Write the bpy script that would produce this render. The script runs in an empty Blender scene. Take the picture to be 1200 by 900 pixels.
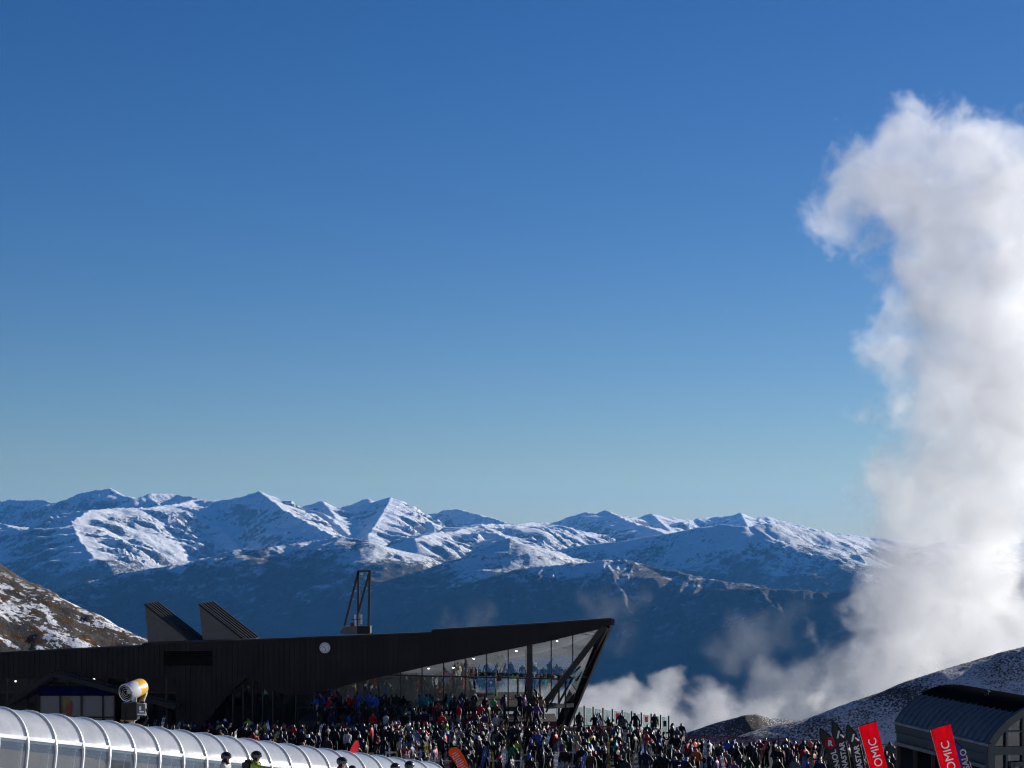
import bpy, bmesh, math, random
import numpy as np
from mathutils import Vector, Matrix
R = math.radians
rng = random.Random(7)
sc = bpy.context.scene
COL = sc.collection
F = 2406.0      # focal length in pixels of a 1200 px wide picture
HOR = 640.0     # picture row of the true horizon

def P(px, py, d):
    return Vector(((px-600)/F*d, d, (HOR-py)/F*d))

# ------------------------------------------------------------------ numpy noise
_rs = np.random.RandomState(11)
_perm = _rs.permutation(1024).astype(np.int64)
_perm = np.concatenate([_perm, _perm, _perm])
_ga = _rs.rand(1024)*2*np.pi
_gx, _gy = np.cos(_ga), np.sin(_ga)
def gnoise(x, y):
    xi = np.floor(x).astype(np.int64); yi = np.floor(y).astype(np.int64)
    xf = x-xi; yf = y-yi
    u = xf*xf*xf*(xf*(xf*6-15)+10); v = yf*yf*yf*(yf*(yf*6-15)+10)
    def g(ix, iy, dx, dy):
        h = _perm[(_perm[ix & 1023]+iy) & 1023]
        return _gx[h]*dx+_gy[h]*dy
    a = g(xi, yi, xf, yf); b = g(xi+1, yi, xf-1, yf)
    c = g(xi, yi+1, xf, yf-1); d = g(xi+1, yi+1, xf-1, yf-1)
    return (a+(b-a)*u)+((c+(d-c)*u)-(a+(b-a)*u))*v
def fbm(x, y, o=5, gain=.5):
    s = 0; a = 1.0
    for i in range(o):
        s = s+a*gnoise(x+17.3*i, y-9.1*i); x = x*2.03; y = y*2.03; a *= gain
    return s
def ridged(x, y, o=4, gain=.5):
    s = 0; a = 1.0
    for i in range(o):
        s = s+a*(1-2*np.abs(gnoise(x+31.7*i, y+5.3*i))); x = x*2.07; y = y*2.07; a *= gain
    return s

# ------------------------------------------------------------------ materials
def new_mat(name):
    m = bpy.data.materials.new(name); m.use_nodes = True
    nt = m.node_tree; nt.nodes.clear()
    out = nt.nodes.new('ShaderNodeOutputMaterial')
    return m, nt, out
def N(nt, t, **kw):
    n = nt.nodes.new(t)
    for k, v in kw.items():
        if k.startswith('i_'):
            n.inputs[k[2:].replace('_', ' ')].default_value = v
        else:
            setattr(n, k, v)
    return n
def L(nt, a, b): nt.links.new(a, b)
def math_(nt, op, a, b=None, c=None, clamp=False):
    n = nt.nodes.new('ShaderNodeMath'); n.operation = op; n.use_clamp = clamp
    for i, v in enumerate((a, b, c)):
        if v is None: continue
        if isinstance(v, (int, float)): n.inputs[i].default_value = v
        else: L(nt, v, n.inputs[i])
    return n.outputs[0]
def mapr(nt, v, a, b, c=0.0, d=1.0, smooth=True):
    n = nt.nodes.new('ShaderNodeMapRange')
    n.interpolation_type = 'SMOOTHSTEP' if smooth else 'LINEAR'
    L(nt, v, n.inputs['Value'])
    n.inputs['From Min'].default_value = a; n.inputs['From Max'].default_value = b
    n.inputs['To Min'].default_value = c; n.inputs['To Max'].default_value = d
    return n.outputs['Result']
def noise(nt, vec, scale, detail=4, rough=.55, dist=0.0):
    n = N(nt, 'ShaderNodeTexNoise'); n.inputs['Scale'].default_value = scale
    n.inputs['Detail'].default_value = detail; n.inputs['Roughness'].default_value = rough
    n.inputs['Distortion'].default_value = dist
    if vec is not None: L(nt, vec, n.inputs['Vector'])
    return n.outputs['Fac']
def mixc(nt, f, a, b):
    n = nt.nodes.new('ShaderNodeMix'); n.data_type = 'RGBA'
    if isinstance(f, (int, float)): n.inputs[0].default_value = f
    else: L(nt, f, n.inputs[0])
    for i, v in ((6, a), (7, b)):
        if isinstance(v, tuple): n.inputs[i].default_value = (*v[:3], 1)
        else: L(nt, v, n.inputs[i])
    return n.outputs[2]
def mapping(nt, vec, scale=(1, 1, 1), rot=(0, 0, 0)):
    n = nt.nodes.new('ShaderNodeMapping'); L(nt, vec, n.inputs['Vector'])
    n.inputs['Scale'].default_value = scale; n.inputs['Rotation'].default_value = rot
    return n.outputs['Vector']
def bump(nt, h, strength=.5, dist=.1):
    n = nt.nodes.new('ShaderNodeBump'); n.inputs['Strength'].default_value = strength
    n.inputs['Distance'].default_value = dist; L(nt, h, n.inputs['Height'])
    return n.outputs['Normal']
def pbr(name, col, rough=.6, metal=0.0, spec=.5, var=.25, scale=3.0, bmp=.0):
    """a plain material whose tone varies a little over the surface (dirt and wear)"""
    m, nt, out = new_mat(name)
    b = N(nt, 'ShaderNodeBsdfPrincipled')
    tc = N(nt, 'ShaderNodeTexCoord').outputs['Object']
    f = noise(nt, tc, scale, 5, .6)
    lo = tuple(c*(1-var) for c in col); hi = tuple(min(1, c*(1+var)) for c in col)
    L(nt, mixc(nt, mapr(nt, f, .3, .7), lo, hi), b.inputs['Base Color'])
    b.inputs['Metallic'].default_value = metal
    b.inputs['Specular IOR Level'].default_value = spec
    L(nt, mapr(nt, f, .3, .7, max(.05, rough-.1), min(1, rough+.1)), b.inputs['Roughness'])
    if bmp: L(nt, bump(nt, noise(nt, tc, scale*4, 4), .4, bmp), b.inputs['Normal'])
    L(nt, b.outputs[0], out.inputs[0])
    return m
def emis(name, col, s):
    m, nt, out = new_mat(name)
    e = N(nt, 'ShaderNodeEmission'); e.inputs[0].default_value = (*col, 1); e.inputs[1].default_value = s
    L(nt, e.outputs[0], out.inputs[0]); return m
def glass_mat(name, tint, refl=.12, rough=.02, mist=0.0, mistcol=(.7, .75, .8)):
    """thin window glass: mostly see-through, with a Fresnel reflection and an optional milky part"""
    m, nt, out = new_mat(name)
    t = N(nt, 'ShaderNodeBsdfTransparent'); t.inputs[0].default_value = (*tint, 1)
    g = N(nt, 'ShaderNodeBsdfGlossy'); g.inputs['Roughness'].default_value = rough
    lw = N(nt, 'ShaderNodeLayerWeight'); lw.inputs[0].default_value = .5
    f = mapr(nt, lw.outputs['Facing'], 0, 1, 0, 1, False)
    f = math_(nt, 'MULTIPLY_ADD', math_(nt, 'POWER', f, 4.0), 1-refl, refl)
    base = t.outputs[0]
    if mist > 0:
        d1 = N(nt, 'ShaderNodeBsdfDiffuse'); d1.inputs[0].default_value = (*mistcol, 1)
        d2 = N(nt, 'ShaderNodeBsdfTranslucent'); d2.inputs[0].default_value = (*mistcol, 1)
        dm = N(nt, 'ShaderNodeMixShader'); dm.inputs[0].default_value = .6
        L(nt, d1.outputs[0], dm.inputs[1]); L(nt, d2.outputs[0], dm.inputs[2])
        tc = N(nt, 'ShaderNodeTexCoord').outputs['Object']
        nf = mapr(nt, noise(nt, tc, 1.3, 6, .65), .3, .75, mist*.75, min(1, mist*1.2))
        mm = N(nt, 'ShaderNodeMixShader'); L(nt, nf, mm.inputs[0])
        L(nt, base, mm.inputs[1]); L(nt, dm.outputs[0], mm.inputs[2]); base = mm.outputs[0]
    mx = N(nt, 'ShaderNodeMixShader'); L(nt, f, mx.inputs[0])
    L(nt, base, mx.inputs[1]); L(nt, g.outputs[0], mx.inputs[2])
    L(nt, mx.outputs[0], out.inputs[0])
    return m
def fabric(name, col, thru=.45):
    """flag cloth: light passes through it"""
    m, nt, out = new_mat(name)
    d = N(nt, 'ShaderNodeBsdfDiffuse'); t = N(nt, 'ShaderNodeBsdfTranslucent')
    tc = N(nt, 'ShaderNodeTexCoord').outputs['Object']
    c = mixc(nt, mapr(nt, noise(nt, tc, 2.5, 4), .3, .7), tuple(x*.85 for x in col), col)
    L(nt, c, d.inputs[0]); L(nt, c, t.inputs[0])
    bn = bump(nt, noise(nt, mapping(nt, tc, (3, 3, 1)), 1.6, 4, .55), .6, .12); L(nt, bn, d.inputs['Normal']); L(nt, bn, t.inputs['Normal'])
    mx = N(nt, 'ShaderNodeMixShader'); mx.inputs[0].default_value = thru
    L(nt, d.outputs[0], mx.inputs[1]); L(nt, t.outputs[0], mx.inputs[2])
    L(nt, mx.outputs[0], out.inputs[0]); return m

# ------------------------------------------------------------------ mesh building
class MB:
    def __init__(s): s.v = []; s.f = []; s.mi = []
    def add(s, vs, fs, mi=0):
        o = len(s.v); s.v += [tuple(v) for v in vs]
        s.f += [tuple(i+o for i in f) for f in fs]; s.mi += [mi]*len(fs); return s
    def box(s, c, size, rot=None, mi=0):
        x, y, z = (k/2 for k in size); c = Vector(c)
        vs = [Vector(q) for q in ((-x, -y, -z), (x, -y, -z), (x, y, -z), (-x, y, -z), (-x, -y, z), (x, -y, z), (x, y, z), (-x, y, z))]
        if rot is not None: vs = [rot @ v for v in vs]
        return s.add([v+c for v in vs], [(0, 3, 2, 1), (4, 5, 6, 7), (0, 1, 5, 4), (1, 2, 6, 5), (2, 3, 7, 6), (3, 0, 4, 7)], mi)
    def bar(s, a, b, w, h=None, up=(0, 0, 1), mi=0):
        a = Vector(a); b = Vector(b); h = h or w; d = (b-a).normalized(); up = Vector(up)
        if abs(d.dot(up)) > .98: up = Vector((0, 1, 0))
        r = d.cross(up).normalized(); u = r.cross(d).normalized()
        vs = [p+r*i*w/2+u*j*h/2 for p in (a, b) for i, j in ((-1, -1), (1, -1), (1, 1), (-1, 1))]
        return s.add(vs, [(0, 3, 2, 1), (4, 5, 6, 7), (0, 1, 5, 4), (1, 2, 6, 5), (2, 3, 7, 6), (3, 0, 4, 7)], mi)
    def tube(s, pts, r, n=8, mi=0, cap=True):
        pts = [Vector(p) for p in pts]; rs = r if isinstance(r, (list, tuple)) else [r]*len(pts)
        rings = []; prev = None
        for i, p in enumerate(pts):
            d = (pts[min(i+1, len(pts)-1)]-pts[max(i-1, 0)]).normalized()
            ref = Vector((0, 0, 1)) if abs(d.z) < .95 else Vector((0, 1, 0))
            a = d.cross(ref).normalized(); b = d.cross(a)
            rings.append([p+(a*math.cos(2*math.pi*k/n)+b*math.sin(2*math.pi*k/n))*rs[i] for k in range(n)])
        vs = [v for ring in rings for v in ring]; fs = []
        for i in range(len(pts)-1):
            for k in range(n):
                fs.append((i*n+k, i*n+(k+1) % n, (i+1)*n+(k+1) % n, (i+1)*n+k))
        if cap: fs += [tuple(range(n-1, -1, -1)), tuple(range((len(pts)-1)*n, len(pts)*n))]
        return s.add(vs, fs, mi)
    def prism(s, poly, ext, mi=0):
        """a closed solid: polygon (list of points) swept along ext"""
        a = [Vector(p) for p in poly]; e = Vector(ext); n = len(a)
        vs = a+[p+e for p in a]
        fs = [tuple(range(n)), tuple(range(2*n-1, n-1, -1))]+[(i, i+n, (i+1) % n+n, (i+1) % n) for i in range(n)]
        return s.add(vs, fs, mi)
    def sphere(s, c, r, n=10, m=8, sc_=(1, 1, 1), mi=0):
        c = Vector(c); vs = [c+Vector((0, 0, -r*sc_[2]))]
        for j in range(1, m):
            t = math.pi*j/m
            for k in range(n):
                a = 2*math.pi*k/n
                vs.append(c+Vector((r*math.sin(t)*math.cos(a)*sc_[0], r*math.sin(t)*math.sin(a)*sc_[1], -r*math.cos(t)*sc_[2])))
        vs.append(c+Vector((0, 0, r*sc_[2]))); fs = []
        for k in range(n): fs.append((0, 1+(k+1) % n, 1+k))
        for j in range(m-2):
            for k in range(n):
                fs.append((1+j*n+k, 1+j*n+(k+1) % n, 1+(j+1)*n+(k+1) % n, 1+(j+1)*n+k))
        for k in range(n): fs.append((1+(m-2)*n+k, 1+(m-2)*n+(k+1) % n, len(vs)-1))
        return s.add(vs, fs, mi)
    def mesh(s, name, mats, off=(0, 0, 0), smooth=False):
        me = bpy.data.meshes.new(name); o = Vector(off)
        me.from_pydata([tuple(Vector(v)-o) for v in s.v], [], s.f)
        if not isinstance(mats, (list, tuple)): mats = [mats]
        for m in mats: me.materials.append(m)
        me.polygons.foreach_set('material_index', s.mi)
        bm = bmesh.new(); bm.from_mesh(me); bmesh.ops.recalc_face_normals(bm, faces=bm.faces); bm.to_mesh(me); bm.free()
        if smooth: me.shade_smooth()
        me.update(); return me
    def build(s, name, mats, parent=None, off=None, smooth=False):
        if off is None: off = world_loc(parent) if parent else (0, 0, 0)
        o = bpy.data.objects.new(name, s.mesh(name, mats, off, smooth)); COL.objects.link(o)
        if parent: o.parent = parent
        return o
def world_loc(o):
    v = Vector((0, 0, 0))
    while o is not None: v += o.location; o = o.parent
    return v
def tag(o, label=None, cat=None, group=None, kind=None):
    for k, v in (('label', label), ('category', cat), ('group', group), ('kind', kind)):
        if v: o[k] = v
    return o
def thing(name, label, cat, loc=(0, 0, 0), rotz=0, group=None):
    o = bpy.data.objects.new(name, None); COL.objects.link(o)
    o.location = loc; o.rotation_euler = (0, 0, rotz); o.empty_display_size = .2
    return tag(o, label, cat, group)
def solo(mb, name, mats, loc, label, cat, group=None, smooth=False):
    """a thing that is one mesh, its origin at its base"""
    o = mb.build(name, mats, None, loc, smooth); o.location = loc
    return tag(o, label, cat, group)
def text_mesh(name, s, size, mat, o_, ux, uy, depth=.006, bold=0.0):
    """lettering: baseline centre at o_, reading along ux, letters' up along uy"""
    cu = bpy.data.curves.new(name, 'FONT'); cu.body = s; cu.size = size; cu.extrude = depth; cu.offset = bold
    cu.align_x = 'LEFT'; cu.resolution_u = 3
    ob = bpy.data.objects.new(name, cu); COL.objects.link(ob)
    dg = bpy.context.evaluated_depsgraph_get(); dg.update()
    me = bpy.data.meshes.new_from_object(ob.evaluated_get(dg))
    bpy.data.objects.remove(ob); bpy.data.curves.remove(cu)
    ux = Vector(ux).normalized(); uy = Vector(uy).normalized(); uz = ux.cross(uy)
    M = Matrix((ux, uy, uz)).transposed().to_4x4(); M.translation = Vector(o_)
    me.transform(M); me.materials.clear(); me.materials.append(mat); me.name = name
    return me
def grid_object(name, X, Y, Z, mat, kind='structure', smooth=True):
    ny, nx = X.shape
    me = bpy.data.meshes.new(name)
    co = np.stack([X, Y, Z], -1).reshape(-1, 3).astype(np.float32)
    idx = np.arange(ny*nx).reshape(ny, nx)
    q = np.stack([idx[:-1, :-1], idx[:-1, 1:], idx[1:, 1:], idx[1:, :-1]], -1).reshape(-1, 4)
    me.vertices.add(len(co)); me.vertices.foreach_set('co', co.ravel())
    me.loops.add(q.size); me.loops.foreach_set('vertex_index', q.ravel().astype(np.int32))
    me.polygons.add(len(q)); me.polygons.foreach_set('loop_start', np.arange(0, q.size, 4, dtype=np.int32))
    me.update(calc_edges=True)
    if smooth: me.shade_smooth()
    me.materials.append(mat)
    o = bpy.data.objects.new(name, me); COL.objects.link(o); o['kind'] = kind
    return o

# ================================================================== CAMERA, SUN, SKY
SUN_AZ, SUN_EL = 51.0, 15.0        # degrees to the right of the view direction, above the horizon
cam = bpy.data.cameras.new('camera'); co = bpy.data.objects.new('camera', cam); COL.objects.link(co)
co.location = (0, 0, 0); co.rotation_euler = (R(90), 0, 0)
cam.sensor_width = 36; cam.lens = 36*F/1200; cam.shift_y = (HOR-450)/1200
cam.clip_start = .5; cam.clip_end = 200000
sc.camera = co
sd = Vector((math.sin(R(SUN_AZ))*math.cos(R(SUN_EL)), math.cos(R(SUN_AZ))*math.cos(R(SUN_EL)), math.sin(R(SUN_EL))))
sl = bpy.data.lights.new('sun', 'SUN'); sl.energy = 5.0; sl.angle = R(.5); sl.color = (1, .955, .89)
so = bpy.data.objects.new('sun', sl); COL.objects.link(so); so.rotation_euler = (-sd).to_track_quat('-Z', 'Y').to_euler()
so.location = (40, 20, 60)
w = bpy.data.worlds.new('World'); sc.world = w; w.use_nodes = True
nt = w.node_tree; bg = nt.nodes['Background']
sky = nt.nodes.new('ShaderNodeTexSky'); sky.sky_type = 'NISHITA'; sky.sun_disc = False
sky.sun_elevation = R(SUN_EL); sky.sun_rotation = R(SUN_AZ)
sky.altitude = 1600; sky.air_density = 1.0; sky.dust_density = .42; sky.ozone_density = 4.0
hs = nt.nodes.new('ShaderNodeHueSaturation'); hs.inputs['Saturation'].default_value = 1.22; hs.inputs['Hue'].default_value = .513
L(nt, sky.outputs[0], hs.inputs['Color']); L(nt, hs.outputs[0], bg.inputs[0]); bg.inputs[1].default_value = .05
vs = sc.view_settings; vs.view_transform = 'Standard'; vs.look = 'None'; vs.gamma = 1; vs.exposure = 0.62; vs.use_curve_mapping = False
cy = sc.cycles
cy.use_denoising = True
try: cy.denoiser = 'OPENIMAGEDENOISE'
except Exception: pass
cy.max_bounces = 14; cy.diffuse_bounces = 3; cy.glossy_bounces = 3; cy.transmission_bounces = 6
cy.transparent_max_bounces = 24; cy.volume_bounces = 9
cy.filter_width = 1.15
cy.volume_step_rate = 1.0; cy.volume_max_steps = 200
cy.use_adaptive_sampling = True; cy.adaptive_threshold = .02
cy.caustics_reflective = False; cy.caustics_refractive = False

# ================================================================== GROUND
def ground_z(x, y):
    base = np.interp(y, [-600, -60, 0, 56, 76, 95, 120, 150, 165, 175, 230, 330, 600, 6000, 9000],
                     [190, 12, -1.7, -7.0, -10.6, -12.4, -13.0, -13.9, -14.4, -18, -40, -75, -190, -1265, -1275])
    xa = np.asarray(x, float); s = np.clip((xa-6.5)/3.0, 0, 1); s = s*s*(3-2*s)
    dr = np.clip(np.asarray(y, float)-141.5, 0, 60)
    return base-s*np.where(dr > 0, np.minimum(dr*.75, 16+.0*dr), 0)
def build_ground():
    ys = np.concatenate([np.linspace(-600, -20, 60), np.linspace(-18, 180, 200), np.geomspace(182, 60000, 120)])
    t = np.linspace(-1, 1, 161)
    xs = np.sign(t)*(np.abs(t)*70+np.abs(t)**7*40000)
    X, Y = np.meshgrid(xs, ys)
    Z = ground_z(X, Y)
    fade = np.clip((260-np.abs(Y))/60, 0, 1)
    Z = Z+.10*fbm(X/4, Y/4, 4)*fade+np.where(np.abs(Y) > 300, 25*fbm(X/400, Y/400, 4), 0)*np.clip((np.abs(Y)-300)/500, 0, 1)
    m, nt, out = new_mat('ground_snow')
    b = N(nt, 'ShaderNodeBsdfPrincipled'); g = N(nt, 'ShaderNodeNewGeometry')
    pos = g.outputs['Position']; sep = N(nt, 'ShaderNodeSeparateXYZ'); L(nt, pos, sep.inputs[0])
    n1 = noise(nt, pos, .35, 6, .65); n2 = noise(nt, pos, .02, 6, .6)
    snow = mixc(nt, mapr(nt, n1, .35, .75), (.82, .83, .85), (.66, .66, .66))
    plaza_dark = mixc(nt, n1, (.014, .014, .013), (.045, .043, .042))  # nearly black ground tone across the plaza, mottled at random
    pf = mapr(nt, math_(nt, "ADD", sep.outputs[1], mapr(nt, noise(nt, pos, .15, 5, .6), .3, .7, -5, 5)), 94, 102)
    snow = mixc(nt, math_(nt, "MULTIPLY", pf, mapr(nt, sep.outputs[1], 160, 166, 1, 0)), snow, plaza_dark)
    low = mixc(nt, n2, (.035, .033, .02), (.07, .055, .03))
    f = mapr(nt, math_(nt, 'ADD', sep.outputs[2], mapr(nt, n2, .3, .7, -60, 60)), -120, -40)
    L(nt, mixc(nt, f, low, snow), b.inputs['Base Color']); b.inputs['Roughness'].default_value = .85; b.inputs['Specular IOR Level'].default_value = .12
    L(nt, bump(nt, noise(nt, pos, 2.2, 6, .7), .5, .08), b.inputs['Normal'])
    L(nt, b.outputs[0], out.inputs[0])
    grid_object('ground', X, Y, Z, m)
build_ground()

# ================================================================== FAR MOUNTAINS (ridge network)
RIDGES = []   # (points [(px, row, km)], steepness)
def ridge(pts, k=.62, fl=1.0): RIDGES.append((pts, k, fl))
# skyline, 31 to 36 km away
ridge([(-160, 600, 37), (-60, 592, 37), (0, 587, 36.5), (45, 586, 36), (66, 590, 35.5), (90, 605, 34)], .75)
ridge([(20, 605, 33.5), (68, 590, 33), (104, 577, 32.6), (130, 573, 32.2), (147, 582, 32), (160, 584, 32), (176, 580, 32.2), (202, 580, 32.6), (224, 583, 32.3), (236, 586, 31.8), (248, 588.5, 31.6), (270, 586, 31.5), (304, 577, 31), (316, 583, 31.3), (330, 590, 31.6), (348, 595, 32)], .62)
ridge([(304, 577, 31), (332, 598, 29.4), (352, 609, 28.3), (388, 628, 27)], .62)
ridge([(318, 584, 31.4), (345, 594, 31.8), (372, 600, 31.2), (392, 612, 30.0), (408, 627, 29.2)], .60)
ridge([(84, 613, 26.6), (104, 599.5, 27.6), (138, 597, 28.6), (180, 596, 29.8), (206, 592, 30.8), (233, 586, 31.9)], .50)
ridge([(233, 586, 31.9), (252, 613, 30.0), (281, 644, 28.0)], .55)
ridge([(84, 613, 26.6), (92, 632, 25.4), (110, 655, 24.3)], .5)
ridge([(-60, 606, 30), (0, 614, 28.8), (40, 628, 27.5), (62, 642, 26.6)], .5)
ridge([(40, 605, 33), (52, 618, 31.5), (74, 640, 30)], .55)
ridge([(345, 597, 33), (364, 592.5, 32.4), (378, 588, 32), (394, 597, 32.2), (404, 595, 32.6), (420, 588.5, 32.4), (431, 585, 32.2), (439, 590, 32.2), (447, 586.5, 32.2), (458, 584, 32.2), (470, 589, 32.2), (481, 598, 32), (493, 605, 31.8), (510, 618, 31)], .7)
ridge([(378, 588, 32), (391, 604, 30.8), (400, 617, 30)], .6)
ridge([(458, 584, 32.2), (446, 606, 30.4), (430, 630, 28.8)], .6)
ridge([(490, 606, 35.5), (505, 602.5, 35.2), (516, 600, 35), (536, 596.5, 34.5), (550, 600, 34.3), (570, 606, 34.2), (590, 612, 34), (604, 616, 34), (626, 613, 35), (648, 614, 35.5), (666, 607, 35), (686, 601, 34.4), (697, 602.5, 34.2), (708, 599, 33.8), (714, 601, 33.6), (735, 608, 34), (746, 607, 35.4), (762, 602, 35.4), (774, 607, 35.6), (790, 606, 35.8), (802, 610, 36), (830, 607, 36.5), (848, 606.5, 36.5), (868, 602, 36.3), (884, 608, 36.4), (900, 606, 36.6), (912, 611, 36.6), (926, 613, 36.8), (945, 618, 36.8), (975, 625, 37), (1040, 632, 37.5), (1085, 640, 37.5), (1130, 630, 37.5), (1170, 643, 37.5), (1230, 628, 37), (1300, 636, 37)], .62)
ridge([(714, 601, 33.6), (738, 612, 31.8), (768, 622, 30.2), (786, 630, 29.4)], .55)
ridge([(762, 602, 35.4), (778, 616, 33.6), (792, 628, 32)], .55)
ridge([(868, 602, 36.3), (876, 617, 34), (884, 630, 32.5)], .6)
# the lower sunlit ridges in the middle, 25 to 29 km
ridge([(486, 634, 24.8), (500, 627, 25.2), (516, 624, 25.8), (532, 624, 26.4), (548, 620, 27.2), (562, 616, 28.2), (590, 615.5, 29.4), (606, 616, 29.8)], .5)
ridge([(562, 616, 28.2), (590, 630, 26.2), (604, 642, 25.0)], .5)
ridge([(604, 618, 27.6), (622, 615.5, 28.6), (650, 616, 29.8), (668, 620, 30.2), (684, 629, 29.6)], .5)
# middle block, 14 to 21 km
ridge([(-160, 740, 18.8), (-20, 715, 18.7), (60, 697, 18.6), (100, 683, 18.6), (140, 673, 18.8), (200, 664, 18.7), (240, 655, 18.9), (284, 643, 18.8), (302, 646, 18.7), (330, 640, 18.9), (370, 634, 19.1), (400, 630, 19.0), (430, 635, 18.8), (452, 646, 18.7), (472, 652, 18.9), (500, 655, 19.0), (530, 658, 19.0), (558, 658, 18.8), (571, 646, 18.6), (584, 634, 18.5), (598, 632, 18.5), (612, 640, 18.5), (628, 655, 18.6), (660, 660, 18.8)], .50, .75)
ridge([(600, 672, 16.9), (620, 668, 16.9), (660, 664, 16.9), (700, 660, 16.9), (738, 659, 16.9), (756, 664, 16.9), (790, 672, 16.8), (840, 682, 16.7), (900, 692, 16.6), (980, 705, 16.5)], .58, .9)
# right block, 20 to 24 km
ridge([(590, 660, 25.5), (640, 648, 24.6), (680, 640, 24), (720, 636, 23.6), (770, 628, 23.2), (820, 619.5, 23), (846, 615.5, 23), (872, 618, 22.6), (902, 614, 22.8), (922, 615, 23), (936, 618, 23), (952, 623, 23), (976, 626, 23.2), (1002, 630, 23.4), (1050, 640, 23.5), (1150, 648, 23.5), (1320, 640, 23.5)], .50, .5)
ridge([(790, 702, 15.6), (830, 693, 15.6), (870, 689, 15.6), (910, 691, 15.6), (980, 694, 15.6), (1080, 690, 15.6), (1220, 670, 15.7), (1400, 660, 15.8)], .55, .5)

def build_mountains():
    cols = np.linspace(-190, 1390, 1150); ds = np.geomspace(10800, 39500, 980)
    PX, D = np.meshgrid(cols, ds)
    X = (PX-600)/F*D; Y = D.copy()
    wx = 420*fbm(X/2600, Y/2600, 4)+70*fbm(X/420+9, Y/420, 3); wy = 420*fbm(X/2600+40, Y/2600+7, 4)+70*fbm(X/420, Y/420+30, 3)
    H = np.full(X.shape, -1290.0)
    Hs = H.ravel(); Xr = X.ravel(); Yr = Y.ravel(); wxr = wx.ravel(); wyr = wy.ravel()
    ji = 0
    for pts, k, fl in RIDGES:
        ji += 1
        p = [np.array(((px-600)/F*d*1000, d*1000, (HOR-py)/F*d*1000)) for px, py, d in pts]
        s0 = 0.0
        for a, b in zip(p[:-1], p[1:]):
            top = max(a[2], b[2])+80; reach = (top+1290)/(k*.62)
            m = np.nonzero((Xr > min(a[0], b[0])-reach) & (Xr < max(a[0], b[0])+reach) & (Yr > min(a[1], b[1])-reach) & (Yr < max(a[1], b[1])+reach))[0]
            x = Xr[m]; y = Yr[m]
            dx, dy = b[0]-a[0], b[1]-a[1]; ln = math.hypot(dx, dy)
            # distance with the noise warp fading out at the crest, so that crests stay where they are
            t0 = np.clip(((x-a[0])*dx+(y-a[1])*dy)/ln**2, 0, 1)
            d0 = np.hypot(x-a[0]-t0*dx, y-a[1]-t0*dy); wf = np.clip(d0/900, .04, 1)
            xx = x+wxr[m]*wf; yy = y+wyr[m]*wf
            t = np.clip(((xx-a[0])*dx+(yy-a[1])*dy)/ln**2, 0, 1)
            ex = xx-a[0]-t*dx; ey = yy-a[1]-t*dy; dist = np.hypot(ex, ey)
            side = np.sign(ex*dy-ey*dx)
            s = s0+t*ln+ji*777
            crest = a[2]+t*(b[2]-a[2])+24*fl*(ridged(s/420, s*0+ji, 5, .55)-.9)
            drop = k*dist*(1.22-.42*np.clip(dist/2600, 0, 1))
            amp = fl*np.clip(dist/430, .03, 1)*(1-.45*np.clip((dist-1500)/2500, 0, 1))
            gul = amp*(175*(ridged(s/640+side*3.1, dist/3200+ji, 3)-.9)+135*(ridged(s/250+side*7.7, dist/1500+ji, 2)-.7)+26*(ridged(s/75+side*2.3, dist/500, 2)-.7))
            z = crest-drop+gul
            Hs[m] = np.maximum(Hs[m], z)
            s0 += ln
    H = Hs.reshape(X.shape)
    H = H+16*fbm(X/210, Y/210, 4)*np.clip((H+1290)/300, 0, 1)
    m, nt, out = new_mat('mountain_ground')
    b = N(nt, 'ShaderNodeBsdfPrincipled'); g = N(nt, 'ShaderNodeNewGeometry')
    pos = g.outputs['Position']; sep = N(nt, 'ShaderNodeSeparateXYZ'); L(nt, pos, sep.inputs[0])
    nz = N(nt, 'ShaderNodeSeparateXYZ'); L(nt, g.outputs['Normal'], nz.inputs[0])
    n1 = noise(nt, pos, .0012, 8, .62); n2 = noise(nt, pos, .015, 8, .72); n3 = noise(nt, pos, .00035, 4, .5)
    alt = math_(nt, 'ADD', sep.outputs[2], mapr(nt, n1, .25, .75, -420, 420, False))
    alt = math_(nt, 'ADD', alt, mapr(nt, n2, .25, .75, -260, 260, False))
    far = mapr(nt, sep.outputs[1], 23300, 26500, -210, 230)  # snowline shifts with distance; sparser snow also paints in the right block's shadow
    alt = math_(nt, 'ADD', alt, far)
    snowf = mapr(nt, alt, -360, -250)
    steep = mapr(nt, math_(nt, 'ADD', nz.outputs[2], mapr(nt, n2, .25, .75, -.18, .18, False)), .73, .81)
    snowf = math_(nt, 'MULTIPLY', snowf, steep)
    n4 = noise(nt, mapping(nt, mapping(nt, pos, (1, 1, 1), (0, R(18), R(25))), (1, 1, 2.2)), .0065, 9, .74, .4)
    patch = math_(nt, 'MULTIPLY', mapr(nt, n4, .53, .60), mapr(nt, math_(nt, 'ADD', sep.outputs[2], mapr(nt, n1, .3, .7, -260, 260)), -520, -200))
    snowf = math_(nt, 'MAXIMUM', snowf, math_(nt, 'MULTIPLY', patch, .8))
    rock = mixc(nt, n2, (.045, .040, .036), (.13, .11, .095))
    tuss = mixc(nt, n3, (.035, .028, .016), (.07, .05, .028))
    forest = mixc(nt, n2, (.016, .022, .014), (.04, .042, .025))
    low = mixc(nt, mapr(nt, math_(nt, 'ADD', sep.outputs[2], mapr(nt, n1, .3, .7, -300, 300)), -900, -500), forest, tuss)
    bare = mixc(nt, mapr(nt, alt, -800, -300), low, rock)
    L(nt, mixc(nt, snowf, bare, (.84, .85, .86)), b.inputs['Base Color']); b.inputs['Roughness'].default_value = .85
    b.inputs['Specular IOR Level'].default_value = .15
    L(nt, bump(nt, noise(nt, pos, .008, 8, .72), .9, 70), b.inputs['Normal'])
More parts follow.
